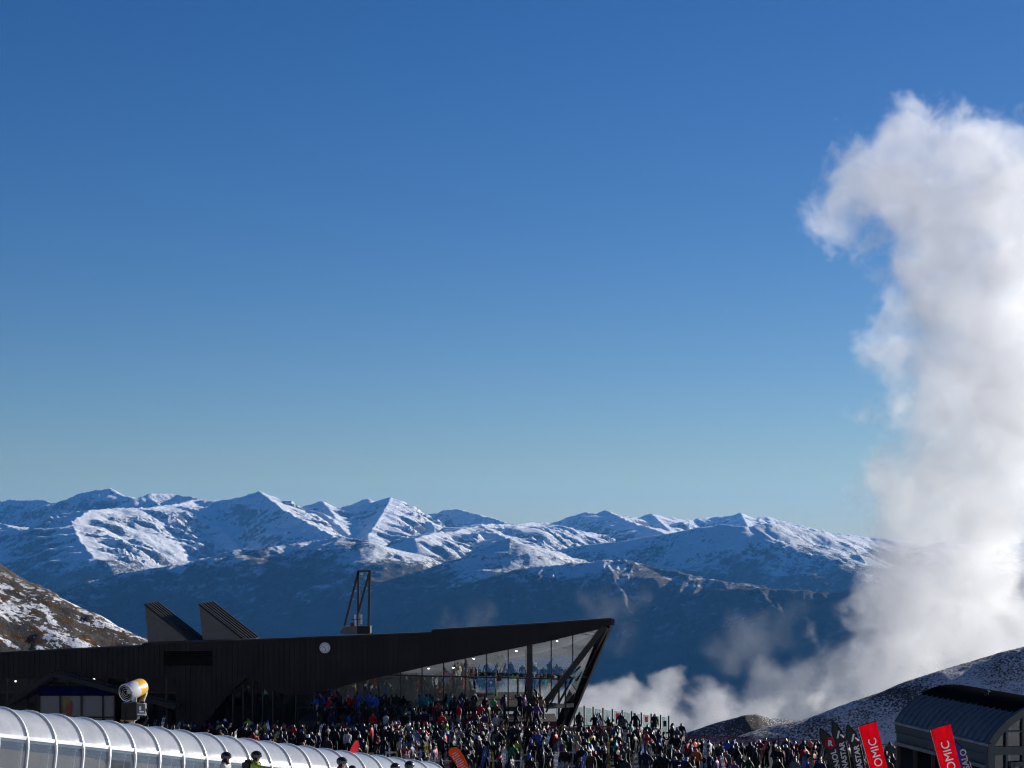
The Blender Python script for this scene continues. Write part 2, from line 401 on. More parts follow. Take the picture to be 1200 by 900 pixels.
    L(nt, b.outputs[0], out.inputs[0])
    grid_object('mountains', X, Y, H, m)
build_mountains()

# haze: one even box of air round everything on the ground
def build_haze():
    mb = MB(); mb.box((0, 20500, -155), (64000, 43400, 2330))
    m, nt, out = new_mat('haze_air')
    v = N(nt, 'ShaderNodeVolumePrincipled'); v.inputs['Color'].default_value = (.11, .42, 1, 1)
    v.inputs['Density'].default_value = HAZE; v.inputs['Anisotropy'].default_value = .2
    L(nt, v.outputs[0], out.inputs['Volume'])
    o = mb.build('haze', m); o['kind'] = 'stuff'; o.display_type = 'WIRE'
    return o
HAZE = 0.9e-5
build_haze()

# ================================================================== NEAR HILLS
def hill(name, pts, kf, kb, xr, yr, n, mat, rough, bottom=-90, warp=3.0):
    """a rounded ridge through world points: slope kf towards the camera, kb behind"""
    xs = np.linspace(*xr, n[0]); ys = np.linspace(*yr, n[1]); X, Y = np.meshgrid(xs, ys)
    px = np.array([p[0] for p in pts]); py = np.array([p[1] for p in pts]); pz = np.array([p[2] for p in pts])
    cy_ = np.interp(X, px, py); cz = np.interp(X, px, pz)
    u = cy_-Y+warp*fbm(X/23, Y/23, 3)*np.clip(np.abs(cy_-Y)/15, 0, 1)
    rr = 3.0
    s = np.where(u > 0, kf, kb)*(np.sqrt(u*u+rr*rr)-rr)
    Z = cz-s+rough*fbm(X/9, Y/9, 5)+rough*.22*np.maximum(0, fbm(X/1.3, Y/1.3, 3))
    return grid_object(name, X, Y, np.maximum(Z, bottom), mat)
def hill_mat(name, tussock, lo=.40, hi=.57):
    m, nt, out = new_mat(name)
    b = N(nt, 'ShaderNodeBsdfPrincipled'); g = N(nt, 'ShaderNodeNewGeometry'); pos = g.outputs['Position']
    sep = N(nt, 'ShaderNodeSeparateXYZ'); L(nt, pos, sep.inputs[0])
    if tussock:  # grass, rock and snow; the other branch is gravel and snow
        v = mapping(nt, mapping(nt, pos, (1, 1, 1), (0, R(-33), 0)), (.22, .5, 1.3))
        st = noise(nt, v, .5, 7, .66, .3); big = noise(nt, pos, .045, 4, .5); fine = noise(nt, pos, 1.1, 6, .7)
        grass = mixc(nt, fine, (.035, .018, .007), (.17, .088, .032))
        rock = mixc(nt, noise(nt, pos, 2.2, 5, .75), (.012, .012, .012), (.15, .14, .13))
        base = mixc(nt, mapr(nt, noise(nt, v, .8, 6, .65), .40, .50), grass, rock)
        f = mapr(nt, math_(nt, 'ADD', st, math_(nt, 'MULTIPLY', math_(nt, 'SUBTRACT', fine, .5), .5)), .525, .565)
        # snow lies below the wind-blown crest
        crest = mapr(nt, math_(nt, 'ADD', math_(nt, 'MULTIPLY', sep.outputs[0], .333), math_(nt, 'ADD', sep.outputs[2], 27.9)), -2.8, -1.0, 1, 0)
        f = math_(nt, 'MULTIPLY', f, crest)
        col = mixc(nt, f, base, (.84, .85, .87)); bs = .9; bd = .5
        h = noise(nt, pos, .9, 6, .7)
    else:
        v = mapping(nt, mapping(nt, pos, (1, 1, 1), (0, R(26), 0)), (.8, .6, 1.2))
        fine = noise(nt, v, 4.2, 6, .72, .2); big = noise(nt, pos, .11, 6, .62)
        f = mapr(nt, math_(nt, 'ADD', fine, math_(nt, 'MULTIPLY', math_(nt, 'SUBTRACT', big, .5), .7)), lo, hi)
        base = mixc(nt, noise(nt, pos, 2.5, 4), (.03, .027, .026), (.14, .12, .105))
        col = mixc(nt, f, base, (.72, .73, .75)); bs = 1.0; bd = .6
        h = noise(nt, v, 2.6, 5, .72, .2)
    L(nt, col, b.inputs['Base Color']); b.inputs['Roughness'].default_value = .9; b.inputs['Specular IOR Level'].default_value = .1
    L(nt, bump(nt, h, bs, bd), b.inputs['Normal']); L(nt, b.outputs[0], out.inputs[0])
    return m
m_tussock = hill_mat('tussock_and_snow', True); m_gravel = hill_mat('gravel_and_snow', False); m_knoll = hill_mat('brown_gravel_and_snow', False, .50, .66)
def hp(l): return [P(*q) for q in l]
hill('hill_left', hp([(-700, 330, 330), (-300, 540, 320), (0, 664, 312), (50, 691, 308), (100, 715, 304), (140, 735, 300), (170, 750, 298), (230, 778, 294), (330, 830, 286), (420, 875, 280)]),
     .36, .5, (-190, -20), (180, 400), (340, 360), m_tussock, .9, bottom=-120)
hill('hill_right', hp([(760, 905, 222), (830, 878, 225), (865, 864, 226), (905, 853, 228), (950, 843, 230), (1000, 822, 232), (1060, 800, 235), (1120, 781, 238), (1200, 757, 242), (1350, 715, 250), (1700, 610, 262)]),
     .62, .5, (10, 150), (150, 330), (420, 420), m_gravel, .35, bottom=-120)
hill('knoll', hp([(700, 905, 300), (770, 873, 300), (800, 861, 300), (840, 848, 300), (872, 837, 300), (886, 836, 301), (905, 842, 303), (940, 846, 305), (1000, 850, 308), (1060, 880, 310)]),
     .55, .5, (8, 70), (240, 380), (220, 240), m_knoll, .4, bottom=-120)

# ================================================================== STEAM AND LOW CLOUD
def cloud(name, blobs, d, dens, nscale, erode, label=None, yr=1.0, gain=3.6, vox=2.2, step=.25, seed=0.0, warp=36.0):
    """blobs: (px, row, radius px, depth offset m). A closed hull round the blobs; the density inside falls to nothing before the hull."""
    c = []
    for bl in blobs:
        px, py, r = bl[:3]; dd = d+(bl[3] if len(bl) > 3 else 0)
        c.append((P(px, py, dd), r/F*dd))
    org = Vector((sum(p.x for p, r in c)/len(c), d, min(p.z for p, r in c)))
    mb = MB()
    for p, r in c: mb.sphere(p, r+warp*.22, 20, 14, (1, yr, 1))
    tmp = bpy.data.objects.new('tmp', mb.mesh('tmp', [], org)); COL.objects.link(tmp)
    rm = tmp.modifiers.new('r', 'REMESH'); rm.mode = 'VOXEL'; rm.voxel_size = vox
    dg = bpy.context.evaluated_depsgraph_get(); dg.update()
    me = bpy.data.meshes.new_from_object(tmp.evaluated_get(dg)); bpy.data.objects.remove(tmp)
    me.name = name; me.shade_smooth()
    m, nt, out = new_mat(name+'_vapour')
    tc = N(nt, 'ShaderNodeTexCoord').outputs['Object']
    n1 = N(nt, 'ShaderNodeTexNoise'); n1.inputs['Scale'].default_value = nscale; n1.inputs['Detail'].default_value = 8
    n1.inputs['Roughness'].default_value = .64; n1.inputs['Distortion'].default_value = .35
    ad = N(nt, 'ShaderNodeVectorMath', operation='ADD'); ad.inputs[1].default_value = (seed, seed*.7, -seed)
    L(nt, tc, ad.inputs[0]); L(nt, ad.outputs[0], n1.inputs['Vector'])
    wn = N(nt, 'ShaderNodeTexNoise'); wn.inputs['Scale'].default_value = nscale*.6; wn.inputs['Detail'].default_value = 5; wn.inputs['Roughness'].default_value = .55
    L(nt, ad.outputs[0], wn.inputs['Vector'])
    wa = N(nt, 'ShaderNodeVectorMath', operation='MULTIPLY_ADD'); L(nt, wn.outputs['Color'], wa.inputs[0])
    wa.inputs[1].default_value = (warp,)*3; wa.inputs[2].default_value = (-warp/2,)*3
    wt = N(nt, 'ShaderNodeVectorMath', operation='ADD'); L(nt, tc, wt.inputs[0]); L(nt, wa.outputs[0], wt.inputs[1])
    tc = wt.outputs[0]
    env = None
    for p, r in c:
        q = p-org
        s = N(nt, 'ShaderNodeVectorMath', operation='SUBTRACT'); L(nt, tc, s.inputs[0]); s.inputs[1].default_value = q
        if yr != 1.0:
            mu = N(nt, 'ShaderNodeVectorMath', operation='MULTIPLY'); L(nt, s.outputs[0], mu.inputs[0]); mu.inputs[1].default_value = (1, 1/yr, 1); s = mu
        ln = N(nt, 'ShaderNodeVectorMath', operation='LENGTH'); L(nt, s.outputs[0], ln.inputs[0])
        e = math_(nt, 'MULTIPLY_ADD', ln.outputs['Value'], -1/r, 1.0)
        if env is None: env = e
        else:
            env = math_(nt, 'SMOOTH_MAX', env, e, .12)
    v = math_(nt, 'MULTIPLY_ADD', math_(nt, 'SUBTRACT', n1.outputs['Fac'], .5), erode, env)
    v = math_(nt, 'SUBTRACT', v, .12*erode)
    edge = mapr(nt, env, .0, .06)
    v = math_(nt, 'MULTIPLY', v, gain, clamp=True)
    v = math_(nt, 'MULTIPLY', math_(nt, 'POWER', v, 1.8), edge)
    v = math_(nt, 'MULTIPLY', v, dens)
    vol = N(nt, 'ShaderNodeVolumeScatter'); vol.inputs['Color'].default_value = (1, 1, 1, 1)
    vol.inputs['Anisotropy'].default_value = .15
    L(nt, v, vol.inputs['Density']); L(nt, vol.outputs[0], out.inputs['Volume'])
    try: m.cycles.volume_step_rate = step
    except Exception: pass
    me.materials.clear(); me.materials.append(m)
    o = bpy.data.objects.new(name, me); COL.objects.link(o); o.location = org
    return o
o = cloud('cloud_column', [(1078, 165, 62), (1017, 226, 80), (1082, 215, 104), (1140, 205, 105), (1200, 250, 110, 8), (1110, 290, 110), (1180, 350, 150), (1130, 395, 115, -6), (1050, 395, 66), (1180, 470, 170),
                           (1112, 490, 108), (1155, 580, 155), (1072, 600, 94), (1140, 660, 130), (1075, 700, 115), (1140, 760, 150), (1050, 800, 120), (1180, 820, 120), (1090, 860, 130)], 520, .064, .085, 1.85, step=.2)
tag(o, 'tall white column of steam cloud rising behind the snowy gravel hill', 'cloud', kind='thing')
o = cloud('mist_bank', [(540, 838, 52), (590, 832, 56), (640, 838, 60), (690, 832, 60), (730, 806, 44), (765, 846, 62), (790, 800, 34), (835, 850, 54), (890, 850, 48)], 640, .05, .075, 1.0, yr=.8, step=.3, seed=31.0)
tag(o, 'low pale mist bank drifting behind the glass balustrade deck', 'cloud', kind='thing')
o = cloud('mist_bank', [(860, 822, 36), (900, 812, 46), (940, 800, 52), (970, 822, 60), (925, 845, 56)], 700, .013, .075, 1.05, yr=.8, step=.4, seed=47.0)
tag(o, 'thin mist bank over the knoll at the foot of the steam column', 'cloud', kind='thing')
for px, py, r, d, sd_, lab in ((718, 712, 42, 820, 5.0, 'thin mist wisp hanging beside the pointed roof tip'), (886, 744, 46, 900, 61.0, 'faint mist wisp over the dark valley left of the steam column'), (548, 728, 30, 900, 17.0, 'small faint mist wisp above the lodge roof ridge')):
    o = cloud('mist_wisp', [(px, py, r), (px+r*.7, py-r*.3, r*.75), (px-r*.5, py+r*.35, r*.8), (px-r*.9, py+r*.1, r*.6), (px+r*.2, py+r*.8, r*.6)], d, .0065, .06, .95, yr=.8, step=.4, seed=sd_, gain=1.8)
    tag(o, lab, 'cloud', 'mist wisps over the valley', 'thing')

# ================================================================== MATERIALS OF THE PLACE
M = dict(
    clad=pbr('black_metal_cladding', (.0085, .0085, .009), .55, .3, .4, .3, .8),
    clad_grey=pbr('dark_grey_cladding', (.105, .10, .095), .5, .2, .4, .2, .8),
    roofing=pbr('dark_roofing', (.03, .03, .033), .6, .2, .4, .3, .6),
    steel=pbr('black_steel', (.012, .012, .013), .4, .4, .5, .3, 2.0),
    alu=pbr('dark_window_frame', (.02, .02, .022), .4, .5, .5, .3, 2.0),
    interior=pbr('interior_wall', (.56, .57, .57), .8, 0, .3, .3, .25),
    ceiling=pbr('interior_ceiling', (.5, .49, .48), .8, 0, .3, .15, .4),
    timber=pbr('dark_timber', (.05, .035, .026), .7, 0, .3, .4, 1.5),
    concrete=pbr('concrete', (.16, .155, .15), .85, 0, .3, .25, .7),
    white=pbr('white_paint', (.78, .78, .77), .5, 0, .5, .08, 2),
    blackp=pbr('black_plastic', (.010, .010, .010), .5, 0, .2, .3, 3),
    yellow=pbr('yellow_paint', (.72, .38, .03), .4, 0, .5, .2, 2.5),
    galv=pbr('galvanised_steel', (.42, .43, .44), .38, .8, .5, .2, 2),
    rib=pbr('white_tunnel_rib', (.72, .73, .73), .4, .1, .5, .12, 1.5),
    rubber=pbr('black_rubber_belt', (.02, .02, .02), .8, 0, .3, .3, 1.0),
    dome=pbr('blue_grey_sheet_metal', (.062, .085, .105), .5, .1, .35, .2, .6),
    dome_dark=pbr('black_membrane', (.008, .008, .009), 1.0, 0, .0, .3, .6),
    dome_wall=pbr('green_grey_wall_panel', (.045, .062, .068), .55, .1, .4, .2, .7),
    trim=pbr('pale_grey_trim', (.045, .052, .053), .6, .0, .3, .15, .8),
    glass=glass_mat('window_glass', (.86, .91, .91), .13, .01),
    glass_dark=glass_mat('dark_window_glass', (.45, .49, .50), .10, .02),
    clear=glass_mat('balustrade_glass', (.80, .90, .88), .07, .01),
    poly=glass_mat('milky_polycarbonate', (.86, .90, .92), .10, .12, .97, (.96, .97, .97)),
    polyc=glass_mat('clear_polycarbonate', (.40, .44, .48), .12, .06, .16, (.7, .74, .78)),
    red_flag=fabric('red_flag_cloth', (.80, .012, .035), .5), black_flag=fabric('black_flag_cloth', (.016, .017, .017), .3),
    navy_flag=fabric('navy_flag_cloth', (.012, .02, .09), .4), orange_flag=fabric('orange_flag_cloth', (.55, .09, .025), .45),
    maroon_flag=fabric('maroon_flag_cloth', (.14, .012, .02), .4), tan_flag=fabric('tan_flag_cloth', (.20, .15, .06), .4),
    letter=fabric('white_lettering', (.85, .82, .82), .4), letter_grey=fabric('pale_lettering', (.5, .42, .42), .4),
    pink=fabric('pink_red_cloth', (.85, .10, .12), .5),
    lamp=emis('lit_lamp', (1, .93, .82), 6.0),
)
def net_mat(name, col, cell, thick):
    m, nt, out = new_mat(name)
    tc = N(nt, 'ShaderNodeTexCoord').outputs['Object']; sp = N(nt, 'ShaderNodeSeparateXYZ'); L(nt, tc, sp.inputs[0])
    fs = []
    for a, b in ((0, 2), ):
        u = math_(nt, 'ADD', sp.outputs[a], sp.outputs[b]); v = math_(nt, 'SUBTRACT', sp.outputs[a], sp.outputs[b])
        for q in (u, v): fs.append(math_(nt, 'LESS_THAN', math_(nt, 'FRACT', math_(nt, 'DIVIDE', q, cell)), thick))
    f = math_(nt, 'MAXIMUM', fs[0], fs[1])
    d = N(nt, 'ShaderNodeBsdfDiffuse'); d.inputs[0].default_value = (*col, 1); t = N(nt, 'ShaderNodeBsdfTransparent')
    mx = N(nt, 'ShaderNodeMixShader'); L(nt, f, mx.inputs[0]); L(nt, t.outputs[0], mx.inputs[1]); L(nt, d.outputs[0], mx.inputs[2])
    L(nt, mx.outputs[0], out.inputs[0]); return m
M['net_red'] = net_mat('red_safety_netting', (.32, .03, .06), .06, .22)
M['net_rust'] = net_mat('rust_red_mesh', (.13, .035, .028), .05, .45)

# ================================================================== THE LODGE
FY = 150.0
def W(px, py, dy=0.0):
    p = P(px, py, FY); p.y += dy; return p
G0 = float(ground_z(0, 146))
lodge = thing('ski_lodge', 'long black clad ski lodge with pointed glazed prow and sawtooth roof', 'lodge', W(330, 860) * 1.0)
lodge.location.z = G0
top = [(-330, 783), (0, 765), (165, 757), (170, 754), (330, 748.5), (505, 741.5), (506, 738.5), (640, 730.5), (716, 725)]
bot = [(716, 732.5), (700, 737.5), (640, 752), (560, 768.5), (500, 781), (430, 797), (400, 804.5), (372, 811), (340, 815.5), (330, 813), (290, 793), (262, 818), (240, 845), (240, 876), (206, 876), (206, 795), (-330, 795)]
mb = MB(); mb.prism([W(*p) for p in top+bot], (0, .5, 0))
# standing seams: a batten every 0.38 m between the lower and the upper edge
def edge_at(pl, x):
    for (x0, y0), (x1, y1) in zip(pl[:-1], pl[1:]):
        a, b = (x0, x1) if x0 < x1 else (x1, x0)
        if a <= x <= b and a != b: return y0+(y1-y0)*(x-x0)/(x1-x0)
bot_edge = [(716, 732.5), (700, 737.5), (640, 752), (560, 768.5), (500, 781), (430, 797), (400, 804.5), (372, 811), (340, 815.5), (330, 813), (290, 793), (262, 818), (240, 845), (206, 845.01), (205.9, 795), (-330, 795)]
for x in np.arange(-320, 712, 6.1):
    t_, b_ = edge_at(top, x), edge_at(bot_edge, x)
    if t_ is None or b_ is None or b_-t_ < 2: continue
    a = W(x, b_-.4); c = W(x, t_+.6); mb.box(((a.x+c.x)/2, FY-.03, (a.z+c.z)/2), (.06, .06, c.z-a.z))
mb.build('fascia_cladding', M['clad'], lodge)
# coping along the top edge
mb = MB()
for a, b in zip(top[:-1], top[1:]):
    if abs(a[0]-b[0]) < 4: continue
    mb.bar(W(a[0], a[1]-.3, .2), W(b[0], b[1]-.3, .2), .75, .10)
mb.bar(W(714.5, 725, .2), W(714.5, 733, .2), .7, .16); mb.build('roof_coping', M['roofing'], lodge)
# roof sheets fall away behind the coping
mb = MB(); RB = 22.0
for a, b in zip(top[:-1], top[1:]):
    A, B = W(*a, .5), W(*b, .5); A.z -= .15; B.z -= .15
    if abs(a[0]-b[0]) < 2: continue
    D_ = Vector((0, RB, -3.3))
    mb.add([A, B, B+D_, A+D_, A-Vector((0, 0, .25)), B-Vector((0, 0, .25)), B+D_-Vector((0, 0, .25)), A+D_-Vector((0, 0, .25))],
           [(0, 1, 2, 3), (7, 6, 5, 4), (0, 4, 5, 1), (1, 5, 6, 2), (2, 6, 7, 3), (3, 7, 4, 0)])
mb.build('roof', M['roofing'], lodge)
# sawtooth roof lights
for tri, dep in (([(167, 709), (225, 755), (225, 765), (172, 765)], 5.8), ([(231, 709), (287, 753), (287, 764), (237, 764)], 7.2)):
    o = MB().prism([W(*p, .9) for p in tri], (0, dep, 0)).build('roof_light', M['clad_grey'], lodge)
    mb = MB(); a, b = W(*tri[0], .9), W(*tri[1], .9)
    for k in range(5):
        y = .05+dep*(k+.5)/5*.98
        mb.bar(a+Vector((.03, y, .06)), b+Vector((.06, y, .06)), .22, .14)
    mb.bar(a+Vector((0, .0, .04)), b+Vector((0, .0, .04)), .16, .16)
    mb.build('louvre', M['clad'], o, world_loc(lodge))
# louvred vent in the cladding
mb = MB(); c0, c1 = W(192, 780), W(249, 763)
for k in range(7):
    z = c0.z+(c1.z-c0.z)*(k+.5)/7; mb.box(((c0.x+c1.x)/2, FY-.09, z), (c1.x-c0.x, .08, .1), Matrix.Rotation(R(30), 3, 'X'))
mb.build('vent', M['blackp'], lodge)
# glazing of the long hall
GY = .22
gl = [(386, 808), (430, 797.6), (500, 781.6), (560, 769), (640, 752.6), (703, 737.8), (622, 846), (610, 862), (386, 862)]
mb = MB(); mb.prism([W(*p, GY) for p in gl], (0, .03, 0)); mb.build('window_wall', M['glass'], lodge)
def top_of_glass(x): return edge_at(bot_edge, x)
for k, x in enumerate(np.arange(393.5, 690, 25.25)):
    yb = 862 if x < 612 else 846-(x-622)*(846-738)/(703-622)
    w_ = .42 if abs(x-620.7) < 8 else .085
    if abs(x-620.7) < 8: yb = 858
    MB().bar(W(x, top_of_glass(x), GY-.03), W(x, yb, GY-.03), w_, .18, (0, 1, 0)).build('mullion', M['alu'], lodge)
for (x0, y0, x1, y1, h) in ((440, 791, 662, 796, .10), (386, 829, 636, 829.5, .16)):
    MB().bar(W(x0, y0, GY-.02), W(x1, y1, GY-.02), .12, h).build('transom', M['alu'], lodge)
# the pointed end: brace in front, raking corner behind, lattice between
MB().bar(W(708, 735, .1), W(619, 849, .1), .42, .42).build('raking_brace', M['steel'], lodge)
mb = MB()
pF = lambda x, y, d: P(x, y, d)
mb.bar(pF(714, 732, 152), pF(664, 850, 153.5), .42, .42)
mb.build('raking_brace', M['steel'], lodge)
mb = MB(); mb.bar(pF(710, 735, 151.6), pF(672, 809, 152.6), .5, .4); mb.bar(pF(672, 809, 152.6), pF(653, 857, 153), .62, .5); mb.build('raking_brace', M['steel'], lodge)
mb = MB()
mb.bar(W(690, 762, 1.3), W(655, 826, 1.3), .16); mb.bar(W(697, 760, 1.6), W(676, 800, 1.6), .16)
mb.bar(W(662, 795, 1.0), W(640, 836, 1.0), .14); mb.bar(W(641, 829, .6), W(672, 829.5, 2.6), .3); mb.bar(W(655, 794, .8), W(688, 796, 2.4), .14)
mb.bar(W(663, 790, .9), W(663, 850, .9), .13); mb.bar(W(641, 826, .5), W(622, 804, .5), .14)
mb.build('prow_lattice', M['steel'], lodge)
mb = MB(); mb.add([W(703, 738, .35), W(622, 850, .35), pF(660, 850, 153.4), pF(711, 735, 152)], [(0, 1, 2, 3)]); mb.build('prow_glass', M['glass'], lodge)
# inside
mb = MB(); mb.box(((W(380, 0).x+W(640, 0).x)/2-.4, FY+9, W(0, 831).z-.1), (W(640, 0).x-W(380, 0).x, 17, .22)); mb.build('floor', M['timber'], lodge)
mb = MB(); a, b = W(380, 829, 5.2), W(563, 768, 5.2)
mb.add([W(372, 829, 6.2), W(560, 829, 6.2), W(532, 772, 6.2), W(372, 806, 6.2)], [(0, 1, 2, 3)])
mb.add([W(560, 829, 6.2), W(532, 772, 6.2), W(532, 772, 9.5), W(548, 829, 9.5)], [(0, 1, 2, 3)]); mb.build('interior_wall', M['interior'], lodge)
mb = MB(); s0 = [(386, 806), (430, 796.5), (500, 780.4), (560, 767.4), (640, 751), (700, 737)]
for p, q in zip(s0[:-1], s0[1:]):
    A, B = W(*p, .6), W(*q, .6); D_ = Vector((0, 14, -1.55)); mb.add([A, B, B+D_, A+D_], [(0, 1, 2, 3)])
mb.build('ceiling', M['ceiling'], lodge)
for x in (556, 581, 607, 633, 655):
    mb = MB()
    mb.tube([P(x, 792, 163), P(x, 850, 163)], .09, 6); mb.build('rear_mullion', M['alu'], lodge)
mb = MB(); mb.bar(P(545, 789, 163), P(668, 793, 163), .2, .3); mb.bar(P(545, 818, 163), P(655, 826, 163), .2, .22); mb.build('rear_transom', M['alu'], lodge)
for x, y in ((592, 772), (571, 768.5)):
    mb = MB(); mb.bar(W(618, 745, 3), W(618, 862, 3), .35); 
mb.build('column', M['steel'], lodge)
for x, y in ((555, 771.4), (605, 762.4), (653, 750.6), (502, 783), (531, 782)):
    p = W(x, y, .55); o = MB().tube([p+Vector((0, 0, .13)), p-Vector((0, 0, .02))], [.09, .14], 8).build('soffit_light', M['blackp'], lodge)
    MB().sphere(p-Vector((0, 0, .06)), .08, 8, 6, (1, 1, .6)).build('bulb', M['lamp'], o, world_loc(lodge))
# left wing: strip windows, porch gable, lower shop front
mb = MB(); mb.box(((W(-330, 0).x+W(206, 0).x)/2, FY+3.2, (W(0, 795).z+G0)/2), (W(206, 0).x-W(-330, 0).x, .3, W(0, 795).z-G0)); mb.build('rear_wall', M['interior'], lodge)
mb = MB(); mb.prism([W(-330, 795.2, .5), W(206, 795.2, .5), W(206, 876, .5), W(-330, 876, .5)], (0, .04, 0)); mb.build('window_wall', M['glass_dark'], lodge)
for x in np.arange(-40, 206, 23.4):
    MB().bar(W(x, 795, .42), W(x, 876, .42), .12, .14, (0, 1, 0)).build('mullion', M['alu'], lodge)
mb = MB(); mb.bar(W(-330, 812, .42), W(206, 812, .42), .12, .1); mb.build('transom', M['alu'], lodge)
mb = MB(); mb.bar(W(18, 822, -2.2), W(70, 787.5, -2.2), .34, .42, (0, 1, 0)); mb.bar(W(70, 787.5, -2.2), W(212, 826, -2.2), .34, .42, (0, 1, 0))
mb.bar(W(18, 822, -.2), W(70, 787.5, -.2), .3, .3, (0, 1, 0)); mb.bar(W(70, 787.5, -.2), W(212, 826, -.2), .3, .3, (0, 1, 0))
mb.build('porch_gable', pbr('dark_porch_beam', (.022, .022, .022), .6, 0, .3), lodge)
mb = MB(); mb.prism([W(52, 802.5, -1.9), W(140, 802.5, -1.9), W(140, 813, -1.9), W(52, 813, -1.9)], (0, .3, 0)); mb.build('sign_board', M['navy_flag'], lodge)
mb = MB(); mb.prism([W(52, 813.5, -1.7), W(140, 813.5, -1.7), W(140, 876, -1.7), W(52, 876, -1.7)], (0, .1, 0)); o = mb.build('shop_front', pbr('grey_shop_window', (.20, .20, .19), .4, 0, .5, .15, .4), lodge)
for x in (52.5, 77, 101.5, 126.5, 140):
    MB().bar(W(x, 813, -1.82), W(x, 876, -1.82), .11, .14, (0, 1, 0)).build('shop_mullion', M['alu'], lodge)
mb = MB(); mb.bar(W(52, 838, -1.82), W(140, 838, -1.82), .1, .1); mb.build('shop_rail', M['alu'], lodge)
mb = MB(); mb.add([W(80, 814.5, -1.78), W(89, 814.5, -1.78), W(83, 829, -1.78), W(78.5, 834, -1.78)], [(0, 1, 2, 3)], 0)
mb.add([W(89.3, 818, -1.78), W(91, 822, -1.78), W(90, 836, -1.78), W(85.5, 836, -1.78), W(84, 830, -1.78)], [(0, 1, 2, 3, 4)], 1)
mb.build('window_poster', [pbr('poster_yellow', (.22, .16, .03), .6), pbr('poster_red', (.30, .05, .025), .6)], lodge)
for x, y in ((73, 794.5), (105, 797.5), (12, 800)):  # small glowing spheres added for the bright spots in the strip windows
    q = W(x, y, 1.6); o = MB().tube([q+Vector((0, 0, .25)), q+Vector((0, 0, .08))], [.02, .12], 8).build('window_glow', M['blackp'], lodge)
    MB().sphere(q, .08, 8, 6).build('bulb', M['lamp'], o, world_loc(lodge))
# the entrance gable in the middle: dark glazing under the folded cladding
mb = MB(); mb.prism([W(240, 846, 1.0), W(262, 819, 1.0), W(290, 794.5, 1.0), W(331, 813.6, 1.0), (W(341, 816, 1.0)), W(386, 809, 1.0), W(386, 876, 1.0), W(240, 876, 1.0)], (0, .05, 0)); mb.build('entrance_glass', M['glass_dark'], lodge)
for x in (271, 283, 294, 306, 318, 345, 366):
    MB().bar(W(x, edge_at(bot_edge, x), .92), W(x, 876, .92), .1, .12, (0, 1, 0)).build('mullion', M['alu'], lodge)
mb = MB(); mb.box(((W(230, 0).x+W(420, 0).x)/2, FY+5, (W(0, 800).z+G0)/2), (W(420, 0).x-W(230, 0).x, .3, W(0, 800).z-G0+1)); mb.build('rear_wall', M['interior'], lodge)
for x, y, w_, h_ in ((276, 806, 8, 13), (277, 824, 10, 10), (287, 804, 9, 16), (297, 803, 6, 14)):
    mb = MB(); mb.add([W(x-w_/2, y-h_/2, 1.6), W(x+w_/2, y-h_/2, 1.6), W(x+w_/2, y+h_/2, 1.6), W(x-w_/2, y+h_/2, 1.6)], [(0, 1, 2, 3)]); mb.build('inner_panel', M['trim'], lodge)  # plain grey panels set behind the entrance glass

# clock on the cladding
cl = thing('wall_clock', 'round white wall clock on the black lodge cladding', 'clock', W(381, 759, -.1))
c = W(381, 759, -.14)
mb = MB(); mb.tube([c, c+Vector((0, -.06, 0))], .40, 28); mb.build('face', M['white'], cl)
mb = MB()
for k in range(28):
    a0, a1 = 2*math.pi*k/28, 2*math.pi*(k+1)/28
    mb.bar(c+Vector((math.cos(a0)*.42, -.04, math.sin(a0)*.42)), c+Vector((math.cos(a1)*.42, -.04, math.sin(a1)*.42)), .05, .12, (0, 1, 0))
mb.build('rim', M['blackp'], cl)
mb = MB()
for k in range(12):
    a = 2*math.pi*k/12; mb.tube([c+Vector((math.cos(a)*.31, -.062, math.sin(a)*.31)), c+Vector((math.cos(a)*.31, -.072, math.sin(a)*.31))], .03, 8)
mb.build('hour_dot', M['blackp'], cl)
mb = MB(); mb.bar(c+Vector((0, -.075, 0)), c+Vector((-.16, -.075, .13)), .035, .01, (0, 1, 0)); mb.bar(c+Vector((0, -.085, 0)), c+Vector((.08, -.085, -.26)), .028, .01, (0, 1, 0)); mb.build('hand', M['blackp'], cl)

# steel frame on the roof
mast = thing('roof_mast', 'black steel A frame mast standing on the lodge roof', 'mast', W(412, 742, 3))
mb = MB(); mb.prism([W(395, 744, 2), W(400, 735.5, 2), W(416, 735, 2), W(416, 744, 2)], (0, 1.6, 0)); mb.build('base', M['clad_grey'], mast)
mb = MB(); mb.prism([W(416.2, 735, 1.95), W(431.5, 735, 1.95), W(431.5, 744, 1.95), W(416.2, 744, 1.95)], (0, 1.7, 0)); mb.build('plinth', M['clad'], mast)
for A, B, w_ in (((400.5, 735), (417, 670), .17), ((417, 669), (416.6, 737), .17), ((430, 671), (416.5, 721), .16), ((430.6, 669), (429, 736), .17)):
    MB().bar(W(*A, 2.6), W(*B, 2.6), w_).build('leg', M['steel'], mast)
MB().bar(W(415.8, 669.8, 2.6), W(431.8, 669.8, 2.6), .14).build('crossbar', M['steel'], mast)
an = thing('antenna', 'small white panel antenna cluster at foot of the roof mast', 'antenna', W(416, 735, 2.2))
MB().tube([W(416.5, 736, 2.3), W(416.5, 721, 2.3)], .05, 8).build('pole', M['steel'], an)
for x, y0, y1 in ((413.6, 721.5, 727), (421, 721, 726), (413.9, 728, 735), (421, 727, 733)):
    a, b = W(x, y1, 2.2), W(x, y0, 2.2); MB().box((a+b)/2, (.13, .1, abs(b.z-a.z))).build('panel', M['white'], an)
